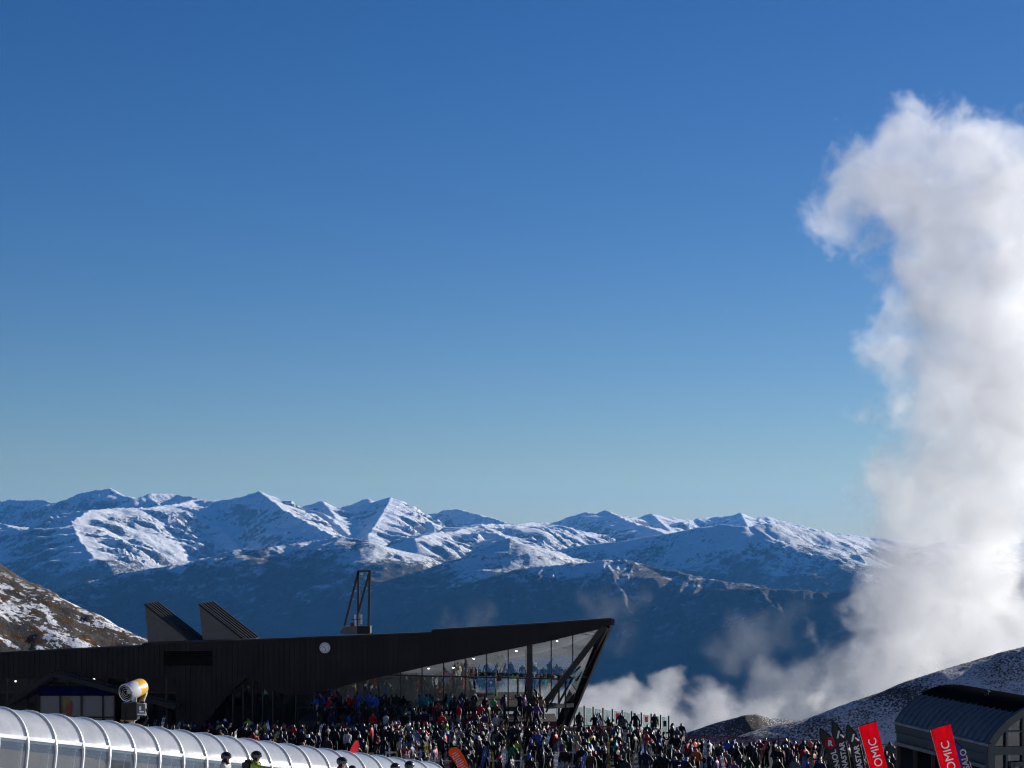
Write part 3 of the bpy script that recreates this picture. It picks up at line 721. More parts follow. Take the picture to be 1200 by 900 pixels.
mb = MB(); mb.bar(W(409, 727.3, 2.3), W(422, 727.3, 2.3), .08); mb.bar(W(408, 733, 2.3), W(413, 733, 2.3), .3, .3); mb.build('bracket', M['steel'], an)

# terrace in front of the glass, with its dark parapet
ter = thing('terrace', 'dark stepped timber terrace full of people below the glass wall', 'terrace', (W(500, 0).x, 146.5, G0))
TX0, TX1, TZ = W(352, 0).x*.967, W(652, 0).x*.967, -12.25
MB().box(((TX0+TX1)/2, 146.8, TZ-.12), (TX1-TX0, 6.6, .24)).build('deck', M['timber'], ter)
TXM = TX0+.3
mb = MB(); mb.box(((TX0+TX1)/2, 143.6, (TZ+G0-1)/2-.1), (TX1-TX0, .16, TZ-G0+1)); mb.build('front_wall', M['timber'], ter)
mb = MB()
for k, (ya, za) in enumerate(((143.5, TZ-.45), (142.0, TZ-.9), (140.5, TZ-1.35))): mb.box(((TXM+TX1)/2, ya-.75, (za+G0-1)/2), (TX1-TXM-.1, 1.5-.01, za-G0+1))
mb.build('step', M['timber'], ter)
mb = MB()
for k in range(9): mb.box((TX0+(TX1-TX0)*k/8, 143.45, TZ+.5), (.05, .05, 1.0))
mb.box(((TX0+TX1)/2, 143.45, TZ+1.0), (TX1-TX0, .05, .05)); mb.build('hand_rail', M['steel'], ter)

# glazed wind screen of the open deck at the right
DZ = -14.15
dk = thing('viewing_deck', 'open timber deck at the right of the lodge prow', 'deck', (7.5, 152, DZ-1))
MB().prism([(3.5, 160.5, DZ-.3), (12.0, 150.0, DZ-.3), (9.0, 140.2, DZ-.3), (2.0, 140.2, DZ-.3)], (0, 0, .28)).build('deck_boards', M['timber'], dk)
bal = thing('balustrade', 'tall glass balustrade with dark posts along the open deck', 'balustrade', (8.5, 155, DZ))
pts = [P(x, 855+(x-684)*.111, 160-(x-684)*.096) for x in (673, 684.5, 695, 706.5, 717.5, 729, 740, 751.5, 763, 774, 783.5)]
for i, p in enumerate(pts):
    p.z = DZ; MB().bar(p, p+Vector((0, 0, 1.72)), .11, .11, (0, 1, 0)).build('post', M['steel'], bal)
for a, b in zip(pts[:-1], pts[1:]):
    a = Vector(a); b = Vector(b); MB().prism([a+Vector((.1, 0, .12)), b+Vector((-.1, 0, .12)), b+Vector((-.1, 0, 1.58)), a+Vector((.1, 0, 1.58))], (0, .02, 0)).build('glass_panel', M['clear'], bal)
mb = MB()
for a, b in zip(pts[:-1], pts[1:]): mb.bar(a+Vector((0, .04, .08)), b+Vector((0, .04, .08)), .06)
mb.build('bottom_rail', M['steel'], bal)
rail = thing('guard_rail', 'low dark guard rail with thin posts in front of the glass balustrade', 'railing', (7.5, 148, DZ))
rp = [P(x, 0, 150-(x-700)*.03) for x in (672, 690, 706, 720, 734, 747.5, 761, 774)]
for p in rp: p.z = DZ; MB().bar(p, p+Vector((0, 0, 1.05)), .08).build('post', M['steel'], rail)
mb = MB()
for h in (1.03, .72, .38): mb.bar(rp[0]+Vector((0, 0, h)), rp[-1]+Vector((0, 0, h)), .05)
mb.build('rail_bar', M['steel'], rail)
for x, y, c_, lab in ((723.5, 839, 'pink', 'small pink red notice on the balustrade glass left of two others'), (757.5, 843, 'pink', 'small pink red notice on the balustrade glass near the lone standing man'), (779, 848, 'blackp', 'small black notice on the last balustrade pane')):
    p = P(x, y, 160-(x-684)*.096-.12)
    solo(MB().box(p, (.22, .02, .42)), 'notice', M[c_], p-Vector((0, 0, .21)), lab, 'notice', 'notices on the deck balustrade')

# rust red mesh fence under the prow, round sign on it
fe = thing('mesh_fence', 'rust red mesh fence below the lodge prow', 'fence', (3, 139, -14))
fz = float(ground_z(0, 139)); fx0, fx1 = P(586, 0, 139).x, P(716, 0, 139).x
MB().box(((fx0+fx1)/2, 139, fz+.75), (fx1-fx0, .02, 1.1)).build('mesh_panel', M['net_rust'], fe)
for k in range(9): MB().box((fx0+(fx1-fx0)*k/8, 138.95, fz+.7), (.07, .07, 1.4)).build('post', M['timber'], fe)
mb = MB(); mb.box(((fx0+fx1)/2, 138.94, fz+1.34), (fx1-fx0, .05, .06)); mb.build('top_rail', pbr('dull_red_rail', (.16, .035, .03), .6), fe)
p = P(637, 0, 138.6); p.z = fz+.95
sg = thing('round_sign', 'round dark red sign with pale rim on the rust red fence', 'sign', p)
MB().tube([p, p+Vector((0, -.03, 0))], .21, 20).build('plate', M['red_flag'], sg)
mb = MB()
for k in range(20):
    a0, a1 = 2*math.pi*k/20, 2*math.pi*(k+1)/20
    mb.bar(p+Vector((math.cos(a0)*.21, -.03, math.sin(a0)*.21)), p+Vector((math.cos(a1)*.21, -.03, math.sin(a1)*.21)), .03, .04, (0, 1, 0))
mb.build('rim', pbr('pale_red_rim', (.5, .12, .12), .5), sg)

# red safety netting across the right
nf = thing('safety_net', 'red safety netting strung along the edge of the plaza at the right', 'net fence', (15, 139, -14.4))
npx = [(790, 861), (826, 862), (862, 863.5), (912, 866), (962, 868), (1015, 871), (1060, 874)]
nd = 139
for a, b in zip(npx[:-1], npx[1:]):
    A, B = P(*a, nd), P(*b, nd); A0, B0 = Vector((A.x, nd, A.z-1.7)), Vector((B.x, nd, B.z-1.7))
    MB().add([A, B, B0, A0], [(0, 1, 2, 3)]).build('netting', M['net_red'], nf)
for x, y in npx: A = P(x, y, nd); MB().bar(A+Vector((0, .02, .25)), A+Vector((0, .02, -1.9)), .05).build('pole', M['steel'], nf)
mb = MB()
for a, b in zip(npx[:-1], npx[1:]): mb.bar(P(*a, nd-.02), P(*b, nd-.02), .045)
mb.build('top_rope', pbr('dark_red_rope', (.10, .012, .02), .7), nf)

# ================================================================== CONVEYOR TUNNEL
A0 = P(0, 830, 56); B0 = P(500, 893.5, 76); ax = (B0-A0); LEN = ax.length; u_ = ax.normalized()
side = Vector((u_.y, -u_.x, 0)).normalized()
up_ = side.cross(u_).normalized()
if up_.z < 0: up_ = -up_
TH, TA = 2.55, 1.12
def tp(s, ang=None, low=None, k=1.0):
    """a point of the tunnel skin: s metres along; ang from 0 (crown) to +-90 degrees; low = depth below the springing"""
    base = A0+u_*s
    if low is None:
        return base+side*(TA*k*math.sin(R(ang)))+up_*(TA*k*math.cos(R(ang))-TA)
    sg_ = 1 if ang > 0 else -1
    return base+side*(TA*k*sg_)-up_*(TA+low)
tun = thing('conveyor_tunnel', 'long translucent arched tunnel over the ski conveyor in the foreground', 'conveyor tunnel', A0-Vector((0, 0, TH)))
SP = LEN/20.0; ks = list(range(-7, 21)); toff = world_loc(tun)
poly_me = None
angs = [-72+144*i/18 for i in range(19)]
for k in ks[:-1]:
    s0_, s1_ = k*SP, (k+1)*SP
    mb = MB(); n = len(angs)
    for j in range(4):
        a_, b_ = s0_+(s1_-s0_)*j/4, s0_+(s1_-s0_)*(j+1)/4
        sag = lambda t: 1+.012*math.sin(math.pi*t)
        vs_ = [tp(a_, q, None, sag(j/4)) for q in angs]+[tp(b_, q, None, sag((j+1)/4)) for q in angs]
        mb.add(vs_, [(i, i+1, n+i+1, n+i) for i in range(n-1)])
    mb.build('roof_panel', M['poly'], tun, toff, True)
    for sg_ in (-1, 1):
        mb = MB(); q = 72*sg_
        mb.add([tp(s0_, q), tp(s1_, q), tp(s1_, 90*sg_), tp(s0_, 90*sg_), tp(s0_, 90*sg_, .55), tp(s1_, 90*sg_, .55)], [(0, 1, 2, 3), (3, 2, 5, 4)])
        mb.build('side_window', M['polyc'], tun, toff)
        mb = MB(); mb.add([tp(s0_, 90*sg_, .55), tp(s1_, 90*sg_, .55), tp(s1_, 90*sg_, TH-TA+.25), tp(s0_, 90*sg_, TH-TA+.25)], [(0, 1, 2, 3)])
        mb.build('lower_panel', M['polyc'], tun, toff)
for k in ks:
    s_ = k*SP; pts_ = [tp(s_, -90, TH-TA+.2, 1.02)]+[tp(s_, q, None, 1.02) for q in range(-90, 91, 8)]+[tp(s_, 90, TH-TA+.2, 1.02)]
    mb = MB()
    for a_, b_ in zip(pts_[:-1], pts_[1:]): mb.bar(a_, b_, .07, .045, u_)
    mb.build('rib', M['rib'], tun, toff)
mb = MB()
for sg_ in (-1, 1): mb.bar(tp(ks[0]*SP, 72*sg_, None, 1.01), tp(ks[-1]*SP, 72*sg_, None, 1.01), .05, .10, up_); mb.bar(tp(ks[0]*SP, 90*sg_, .55, 1.01), tp(ks[-1]*SP, 90*sg_, .55, 1.01), .05, .09, up_)
mb.build('side_rail', M['rib'], tun)
belt = MB(); a_ = A0+u_*ks[0]*SP-up_*(TH-.35); b_ = A0+u_*ks[-1]*SP-up_*(TH-.35); belt.bar(a_, b_, 1.0, .2)
belt.build('belt', M['rubber'], tun)

# ================================================================== SNOW GUN
gp = P(156, 808, 103); gz = float(ground_z(0, 103))
gun = thing('snow_gun', 'yellow and white fan snow gun on a black tower behind the tunnel', 'snow gun', (gp.x, gp.y, gz))
f_ = P(147.3, 812, 102.6); b_ = P(166.5, 804.5, 103.7); ad = (b_-f_).normalized()
def ring_pts(c, r, n=28):
    a = ad.cross(Vector((0, 0, 1))).normalized(); b = ad.cross(a)
    return [c+a*math.cos(2*math.pi*k/n)*r+b*math.sin(2*math.pi*k/n)*r for k in range(n)]
def lathe(mb, prof, mi=0, n=28):
    rings = [ring_pts(f_+ad*s_, r_, n) for s_, r_ in prof]; vs_ = [v for q in rings for v in q]
    mb.add(vs_, [(i*n+k, i*n+(k+1) % n, (i+1)*n+(k+1) % n, (i+1)*n+k) for i in range(len(rings)-1) for k in range(n)], mi)
Lg = (b_-f_).length
def gun_mat():
    m, nt, out = new_mat('white_and_yellow_barrel')
    b = N(nt, 'ShaderNodeBsdfPrincipled'); tc = N(nt, 'ShaderNodeTexCoord').outputs['Object']
    dp = N(nt, 'ShaderNodeVectorMath', operation='DOT_PRODUCT'); L(nt, tc, dp.inputs[0]); dp.inputs[1].default_value = ad
    nn = noise(nt, tc, 2.2, 3, .5)
    o0 = (f_-Vector((gp.x, gp.y, gz))).dot(ad)
    f = mapr(nt, math_(nt, 'ADD', math_(nt, 'SUBTRACT', dp.outputs['Value'], o0), math_(nt, 'MULTIPLY', math_(nt, 'SUBTRACT', nn, .5), .9)), Lg*.50, Lg*.53)
    L(nt, mixc(nt, f, (.72, .72, .72), (.78, .42, .035)), b.inputs['Base Color']); b.inputs['Roughness'].default_value = .35
    L(nt, b.outputs[0], out.inputs[0]); return m
mb = MB(); lathe(mb, [(0, .42), (.03, .44), (Lg*.5, .45), (Lg*.9, .44), (Lg, .40), (Lg+.05, .3), (Lg+.06, .0)]); mb.build('barrel', gun_mat(), gun, None, True)
mb = MB(); lathe(mb, [(.0, .415), (.02, .40), (Lg*.85, .39), (Lg*.86, .0)]); mb.build('lining', M['blackp'], gun, None, True)
mb = MB(); rp_ = ring_pts(f_, .425)
for k in range(28): mb.bar(rp_[k], rp_[(k+1) % 28], .045)
mb.build('nozzle_ring', M['galv'], gun)
mb = MB(); lathe(mb, [(.25, .0), (.25, .13), (.7, .15), (.7, 0)])
for k in range(7):
    p_ = ring_pts(f_+ad*.45, .38, 7)[k]; mb.bar(f_+ad*.45, p_, .10, .03, ad)
mb.build('fan', M['galv'], gun)
bx = P(158, 834, 103)
MB().box((P(153, 833, 103)), (.78, .8, .85)).build('housing', M['blackp'], gun)
o = MB().box(P(166, 831.5, 102.7), (.42, .5, .62)).build('control_box', M['clad_grey'], gun)
mb = MB(); q = P(164.2, 830, 102.4); mb.box(q, (.10, .02, .20)); mb.box(q+Vector((.07, 0, -.17)), (.22, .02, .07)); mb.box(q+Vector((.04, 0, -.30)), (.36, .02, .06)); mb.build('decal', M['white'], o, world_loc(gun))
mb = MB(); mb.bar(P(157, 822, 103), P(160, 812, 103.2), .16); mb.bar(P(166, 822, 103.2), P(170, 811, 103.6), .26, .1); mb.tube([P(155, 820, 102.7), P(160, 820, 102.7)], .13, 10); mb.build('yoke', M['galv'], gun)
mb = MB(); mb.tube([P(168, 829, 102.8), P(172, 832, 102.6), P(172.5, 842, 102.7), P(168, 850, 103)], .05, 8); mb.tube([P(149, 828, 102.5), P(145, 836, 102.4), P(147, 850, 102.6)], .04, 8); mb.build('hose', M['rubber'], gun)
mb = MB()
for r_ in (.14, .24, .34):
    q = ring_pts(f_+ad*.02, r_, 20)
    for k in range(20): mb.bar(q[k], q[(k+1) % 20], .014)
mb.build('grille', M['galv'], gun)
mb = MB(); mb.tube([Vector((bx.x-.15, bx.y, gz-.2)), Vector((bx.x-.15, bx.y, bx.z-.4))], .16, 12); mb.build('tower', M['galv'], gun)
MB().box(P(151, 843.6, 103), (.7, .7, .08)).build('platform', pbr('tan_board', (.32, .20, .11), .7), gun)

# ================================================================== ARCHED SHED AT THE RIGHT
O = P(1048, 846, 100); axd = Vector((1.95, -11.2, 0)).normalized(); sdv = Vector((-axd.y, axd.x, 0))
if sdv.x < 0: sdv = -sdv
SL = 11.6; ZE = O.z; ZG = float(ground_z(0, 94))
def dm(t, s, z): return Vector((O.x, O.y, 0))+axd*t+sdv*s+Vector((0, 0, z))
def arc(s): return ZE+math.sqrt(max(0, 12.25-(s-3)**2))-1.8
shed = thing('arched_shed', 'blue grey barrel roofed shed with dark membrane top and glazed arched end', 'shed', (dm(SL/2, 3, 0).x, dm(SL/2, 3, 0).y, ZG))
ss = [0, .25, .5, .75, 1.0, 1.2, 1.42]
mb = MB(); n = len(ss)
mb.add([dm(0, s, arc(s)) for s in ss]+[dm(SL, s, arc(s)) for s in ss], [(i, i+1, n+i+1, n+i) for i in range(n-1)])
for k in range(18):
    t = .1+k*(SL-.2)/17
    for a, b in zip(ss[:-1], ss[1:]): mb.bar(dm(t, a, arc(a)+.03), dm(t, b, arc(b)+.03), .05, .07)
mb.build('metal_roof', M['dome'], shed)
ss2 = [1.40+(6-1.40)*i/16 for i in range(17)]; n = len(ss2)
mb = MB(); top_ = [dm(0, s, arc(s)+.10) for s in ss2]+[dm(SL+.05, s, arc(s)+.10) for s in ss2]
mb.add(top_, [(i, i+1, n+i+1, n+i) for i in range(n-1)]); mb.add([dm(0, 1.4, arc(1.4)+.1), dm(SL+.05, 1.4, arc(1.4)+.1), dm(SL+.05, 1.4, arc(1.4)-.05), dm(0, 1.4, arc(1.4)-.05)], [(0, 1, 2, 3)])
mb.build('membrane_roof', M['dome_dark'], shed)
mb = MB(); mb.bar(dm(-.05, -.06, ZE-.02), dm(SL+.1, -.06, ZE-.02), .16, .10); mb.build('gutter', M['galv'], shed)
mb = MB(); mb.add([dm(0, 0, ZE-.06), dm(SL, 0, ZE-.06), dm(SL, .16, ZE-1.0), dm(0, .16, ZE-1.0)], [(0, 1, 2, 3)])
mb.bar(dm(0, .04, ZE-.5), dm(SL, .04, ZE-.5), .05, .06); mb.build('side_wall', M['dome_wall'], shed)
mb = MB(); mb.bar(dm(0, .1, ZE-1.02), dm(SL, .1, ZE-1.02), .22, .16); mb.build('sill_beam', pbr('pale_timber_beam', (.16, .15, .13), .7), shed)
mb = MB(); mb.add([dm(0, 1.1, ZE-1.0), dm(SL, 1.1, ZE-1.0), dm(SL, 1.1, ZG-.5), dm(0, 1.1, ZG-.5)], [(0, 1, 2, 3)]); mb.build('undercroft_shade', M['dome_dark'], shed)  # black sheet put in for the shade of the open undercroft
for k in range(6): MB().bar(dm(.2+k*(SL-.4)/5, .15, ZE-1.05), dm(.2+k*(SL-.4)/5, .15, ZG-.3), .16).build('post', M['timber'], shed)
mb = MB(); mb.add([dm(0, 6, ZE), dm(SL, 6, ZE), dm(SL, 6, ZG-.5), dm(0, 6, ZG-.5)], [(0, 1, 2, 3)]); mb.build('side_wall', M['dome_wall'], shed)
ar = [dm(SL+.02, .05, ZG-.5), dm(SL+.02, .02, ZE-.4)]+[dm(SL+.02, s, arc(s)) for s in np.linspace(0.03, 5.97, 19)]+[dm(SL+.02, 5.95, ZG-.5)]
mb = MB()
for a, b in zip(ar[:-1], ar[1:]): mb.bar(a, b, .3, .3, axd)
mb.build('arch_frame', M['trim'], shed)
for t in (0.0, SL-.12):
    mb = MB(); pl = [dm(t, s, arc(s)-.05) for s in np.linspace(.1, 5.9, 19)]+[dm(t, 5.9, ZG-.5), dm(t, .15, ZG-.5)]
    mb.prism(pl, axd*.03); mb.build('end_glass', M['glass_dark'] if t else M['dome_wall'], shed)
mb = MB(); tt = SL+.0
for s, w_ in ((.75, .08), (1.62, .30), (2.7, .08)): mb.bar(dm(tt, s, ZG), dm(tt, s, arc(s)-.1), w_, .12, axd)
mb.bar(dm(tt, .2, ZE+.55), dm(tt, 3.4, ZE+.55), .06, .06); mb.bar(dm(tt, .15, ZE-.28), dm(tt, 4.4, ZE-.28), .1, .36); mb.build('glazing_bars', M['trim'], shed)
mb = MB(); mb.bar(dm(tt+.1, 1.0, ZE-.85), dm(tt+.1, 4, ZE-.85), .14, .2); mb.bar(dm(tt+.1, 1.0, ZE-.75), dm(tt+.1, 1.0, ZG), .2, .14, axd); mb.build('door_frame', M['trim'], shed)
MB().box(dm(4, 3.3, ZG+.02), (4, 8, .04)).build('floor', M['concrete'], shed)
st = thing('roof_vent', 'small dark ventilator on the black membrane of the arched shed', 'vent', dm(6, 2.2, arc(2.2)+.1))
a = dm(6, 2.2, arc(2.2)+.05); MB().tube([a, a+Vector((0, 0, .22))], .10, 10).build('pipe', M['blackp'], st)
mb = MB(); mb.tube([a+Vector((0, 0, .22)), a+Vector((0, 0, .30))], [.2, .05], 10); mb.build('cowl', M['blackp'], st)

# ================================================================== BANNERS
def inlay(cloth, me, parent):
    """cut the shape of the lettering out of the cloth and set the lettering into the hole"""
    cut = bpy.data.objects.new('cut', me.copy()); COL.objects.link(cut); cut.parent = parent
    for v in cut.data.vertices: pass
    sol = cloth.modifiers.new('s', 'SOLIDIFY'); sol.thickness = .008; sol.offset = 0
    bo = cloth.modifiers.new('b', 'BOOLEAN'); bo.operation = 'DIFFERENCE'; bo.solver = 'EXACT'; bo.object = cut
    dg = bpy.context.evaluated_depsgraph_get(); dg.update()
    m2 = bpy.data.meshes.new_from_object(cloth.evaluated_get(dg))
    cloth.modifiers.clear()
    if len(m2.polygons) > 20: cloth.data = m2
    bpy.data.objects.remove(cut)
def gz_at(y): return float(ground_z(0, y))
def banner(name, lab, d, tl, tr, bl, br, mat, txt, tsize, toff, tmat, pole=True):
    """a leaning rectangular banner through four picture points at distance d"""
    TL, TR, BL, BR = (P(*q, d) for q in (tl, tr, bl, br))
    upv = (TL-BL).normalized(); rt = (TR-TL).normalized()
    g = gz_at(d); k = (g+.25-BL.z)/(TL.z-BL.z)
    BL2 = BL+(TL-BL)*k; BR2 = BR+(TR-BR)*k
    t = thing(name, lab, 'banner', ((BL2.x+BR2.x)/2, d, g), 0, 'red banners at the right')
    mb = MB(); n = 14; vs_ = []
    for i in range(n+1):
        for j in range(5):
            q = BL2+(TL-BL2)*i/n; r_ = BR2+(TR-BR2)*i/n; p_ = q+(r_-q)*j/4
            vs_.append(p_+Vector((0, .02*math.sin(i*.9+j*1.3), 0)))
    mb.add(vs_, [(i*5+j, i*5+j+1, i*5+j+6, i*5+j+5) for i in range(n) for j in range(4)]); cl_ = mb.build('cloth', mat, t)
    ux = upv; uy = -rt
    uy = (uy-ux*uy.dot(ux)).normalized()
    # the word runs upwards; its last letter ends toff below the top edge
    me = text_mesh('lettering', txt, tsize, tmat, (0, 0, 0), ux, uy, .045, .0)
    vs_ = [v.co.dot(ux) for v in me.vertices]; hs_ = [v.co.dot(uy) for v in me.vertices]
    c_ = (TL+TR)/2-ux*toff
    sh = c_-ux*max(vs_)-uy*(max(hs_)+min(hs_))/2; sh.y = d
    me.transform(Matrix.Translation(sh-world_loc(t)))
    inlay(cl_, me, t)
    ym = sum(v.co.y for v in me.vertices)/len(me.vertices)
    for v in me.vertices: v.co.y = ym+(v.co.y-ym)*.6
    o = bpy.data.objects.new('lettering', me); COL.objects.link(o); o.parent = t
    MB().tube([BL2-upv*.3+Vector((-.03, .03, 0)), TL+upv*.05+Vector((-.03, .03, 0))], .02, 8).build('pole', M['blackp'], t)
    MB().bar(TL+Vector((0, .03, .02)), TR+Vector((0, .03, .02)), .03).build('top_batten', M['blackp'], t)
    MB().box((BL2.x, d, g+.05), (.5, .5, .12)).build('base', M['blackp'], t)
    return t
banner('banner', 'bright red banner lettered ATOMIC left of the arched shed', 76, (1006, 852), (1027, 845.5), (1019.5, 900), (1040, 900), M['red_flag'], 'ATOMIC', .43, .55, M['letter'])
banner('banner', 'bright red banner lettered ATOMIC in front of the arched shed', 76, (1090.5, 855.5), (1113.5, 848.5), (1102.5, 900), (1126, 900), M['red_flag'], 'ATOMIC', .45, .55, M['letter'])
def feather(name, lab, d, tip, mid_r, width, lean, mat, txt=None, tsize=.34, drop=.7, tmat=None, emblem=None, flip=1, group='feather flags beside the red banners', hgt=None):
    """a feather flag: tip and the widest point of its curved edge given in the picture; lean = sideways lean per metre"""
    T = P(*tip, d); g = gz_at(d); H = (T.z-g) if hgt is None else hgt
    t = thing(name, lab, 'feather flag', (T.x+lean*H*.9, d, g), 0, group)
    upv = Vector((-lean, 0, 1)).normalized(); rt = Vector((1, 0, lean)).normalized()*flip
    w_ = width
    prof = []                                   # (along the pole from the tip, left edge, right edge)
    for q in (0, .08, .2, .35, .5, .7, .95, 1.3, 1.8, H*.75, H-.5):
        r_ = w_*(1-math.exp(-q*2.6)); l_ = r_-w_*min(1, (q/.42)**.75)*.98 if q < 1.3 else r_-w_*.98
        prof.append((q, l_*1.0, r_))
    mb = MB(); vs_ = []
    for q, l_, r_ in prof:
        b_ = T-upv*q
        vs_ += [b_+rt*l_, b_+rt*(l_+r_)/2+Vector((0, .03, 0)), b_+rt*r_]
    mb.add(vs_, [(i*3+j, i*3+j+1, i*3+j+4, i*3+j+3) for i in range(len(prof)-1) for j in (0, 1)]); mb.build('cloth', mat, t, None, True)
    pp = [T-upv*q+rt*(r_+.015)+Vector((0, .02, 0)) for q, l_, r_ in prof]; pp.append(Vector((pp[-1].x, d, g)))
    mb = MB(); mb.tube(pp, .018, 6); mb.build('pole', M['blackp'], t)
    mid = lambda q: T-upv*q+rt*w_*.52
    if txt:
        ux = upv; uy = -rt*flip
        me = text_mesh('lettering', txt, tsize, tmat, (0, 0, 0), ux, uy, .004, .01)
        vv = [v.co.dot(ux) for v in me.vertices]; hh = [v.co.dot(uy) for v in me.vertices]
        sh = mid(drop)-ux*max(vv)-uy*(max(hh)+min(hh))/2; sh.y = d-.05
        me.transform(Matrix.Translation(sh-world_loc(t))); o = bpy.data.objects.new('lettering', me); COL.objects.link(o); o.parent = t
    if emblem == 'chevron':
        c_ = mid(drop-.30); c_.y = d-.05
        mb = MB(); mb.bar(c_+upv*.16-rt*.02, c_-upv*.14-rt*.14, .07, .01, (0, 1, 0)); mb.bar(c_+upv*.0+rt*.01+Vector((0, -.006, 0)), c_-upv*.14+rt*.14+Vector((0, -.006, 0)), .07, .01, (0, 1, 0)); mb.build('emblem', tmat, t)
    if emblem == 'roundel':
        c_ = mid(drop-.30); c_.y = d-.05
        o = MB().tube([c_, c_+Vector((0, -.01, 0))], .24, 22).build('emblem', fabric('roundel_red', (.55, .03, .06), .5), t)
        me = text_mesh('letter', 'R', .30, M['letter'], (0, 0, 0), Vector((1, 0, 0)), Vector((0, 0, 1)), .004, .02)
        xs_ = [v.co.x for v in me.vertices]; zs_ = [v.co.z for v in me.vertices]
        me.transform(Matrix.Translation(c_+Vector((-(max(xs_)+min(xs_))/2, -.03, -(max(zs_)+min(zs_))/2))-world_loc(t)))
        q = bpy.data.objects.new('letter', me); COL.objects.link(q); q.parent = o
    MB().box((T.x+lean*H*.95+rt.x*w_, d, g+.05), (.45, .45, .1)).build('base', M['blackp'], t)
    return t
feather('feather_flag', 'grey tipped feather flag with red roundel emblem, leftmost of the group', 86, (960.5, 853.5), None, .46, .32, M['black_flag'], 'ROSSIGNOL', .34, 1.02, M['letter'], 'roundel')
feather('feather_flag', 'black feather flag lettered DYNASTAR between the roundel flag and its twin', 85, (975.5, 846), None, .44, .16, M['black_flag'], 'DYNASTAR', .30, .86, M['letter'], 'chevron')
feather('feather_flag', 'black feather flag lettered DYNASTAR touching the red banner at its right', 84, (992.5, 849), None, .44, .16, M['black_flag'], 'DYNASTAR', .30, .88, M['letter'], 'chevron')
feather('feather_flag', 'navy feather flag with a pale letter O behind the right red banner', 80, (1119, 868.5), None, .40, .22, M['navy_flag'], 'SALO', .34, .36, M['letter_grey'])
feather('feather_flag', 'maroon feather flag between the roundel flag and a black flag', 88, (973, 871), None, .28, .22, M['maroon_flag'])
feather('feather_flag', 'tan feather flag tip showing beside the roundel emblem', 90, (975, 867.5), None, .22, .1, M['tan_flag'])
feather('feather_flag', 'tan feather flag tip showing between the two black flags', 90, (986, 873), None, .22, .12, M['tan_flag'])
# orange flag beside the end of the tunnel: leans to the left at its top, pale blurred lettering
def leaf_flag():
    d = 80; g = gz_at(d); t = thing('feather_flag', 'orange feather flag with pale lettering beside the end of the tunnel', 'feather flag', (P(548, 0, d).x, d, g))
    edge = [(526, 885), (525.5, 880), (528, 876.5), (533, 875.5), (538, 878), (543, 885), (547, 893), (550, 902), (554, 925), (548, 925), (541, 910), (536, 899), (531, 890)]
    MB().prism([P(x, y, d) for x, y in edge], (0, .015, 0)).build('cloth', M['orange_flag'], t)
    mb = MB(); a = P(531.5, 881.5, d-.03); b = P(544, 903, d-.03); dr = (b-a).normalized(); nr = Vector((dr.z, 0, -dr.x)).normalized()
    for k in range(9):
        c_ = a+(b-a)*(k+.5)/9; h_ = .10+.03*((k*7) % 3)
        mb.bar(c_-nr*h_, c_+nr*h_, .035, .008, (0, 1, 0)); 
        if k % 2: mb.bar(c_+nr*(h_-.02)+Vector((0, -.004, 0)), c_+nr*(h_-.02)+dr*.09+Vector((0, -.004, 0)), .03, .008, (0, 1, 0))
    mb.build('lettering', M['letter_grey'], t)
    mb = MB(); mb.tube([P(528, 876, d+.03), P(538, 877.5, d+.03), P(550.5, 901, d+.03), P(556, 930, d+.03), Vector((P(557, 0, d).x, d, g))], .018, 6); mb.build('pole', M['blackp'], t)
leaf_flag()
def teardrop(lab, d, outline, mat):
    g = gz_at(d); cx = sum(x for x, y in outline)/len(outline); t = thing('teardrop_banner', lab, 'teardrop banner', (P(cx, 0, d).x, d, g))
    MB().prism([P(x, y, d) for x, y in outline], (0, .015, 0)).build('cloth', mat, t)
    pp = [P(x, y, d+.02) for x, y in outline]; mb = MB(); mb.tube(pp+[pp[0]], .02, 6); mb.tube([pp[0], Vector((pp[0].x, d, g))], .02, 6); mb.build('hoop', M['blackp'], t)
teardrop('pinkish red teardrop banner rising behind the middle of the tunnel', 92, [(409, 882), (412, 875), (415, 869.5), (418.5, 867), (420.5, 869), (421, 874), (419, 884), (412, 886)], M['pink'])

# ================================================================== SKIS, RACKS AND BOARDS
def ski_mat():
    m, nt, out = new_mat('ski_topsheet'); b = N(nt, 'ShaderNodeBsdfPrincipled')
    oc = N(nt, 'ShaderNodeObjectInfo'); tc = N(nt, 'ShaderNodeTexCoord').outputs['Object']
    f = mapr(nt, noise(nt, mapping(nt, tc, (1, 1, 3)), 2.0, 2, .5), .48, .52)
    L(nt, mixc(nt, math_(nt, 'MULTIPLY', f, .7), oc.outputs['Color'], (.05, .05, .05)), b.inputs['Base Color']); b.inputs['Roughness'].default_value = .25
    L(nt, b.outputs[0], out.inputs[0]); return m
M['ski'] = ski_mat()
def ski_mesh(ln, w_):
    mb = MB(); n = 10; vs_ = []
    for i in range(n+1):
        t = i/n; wd = w_*(1.05-.28*math.sin(math.pi*min(1, t/.9))) * (1 if t < .93 else max(.12, (1-t)/.07)); cv = .12*max(0, (t-.86)/.14)**2
        for sy in (-1, 1):
            for sx in (-1, 1): vs_.append((sx*wd/2, sy*.008-cv, t*ln))
    fs_ = []
    for i in range(n):
        a = i*4; b = a+4
        fs_ += [(a, a+1, b+1, b), (a+3, a+2, b+2, b+3), (a+2, a, b, b+2), (a+1, a+3, b+3, b+1)]
    fs_ += [(0, 2, 3, 1), (n*4, n*4+1, n*4+3, n*4+2)]
    mb.add(vs_, fs_); return mb.mesh('ski', [M['ski']])
SKI = ski_mesh(1.70, .11); BOARD = ski_mesh(1.55, .29)
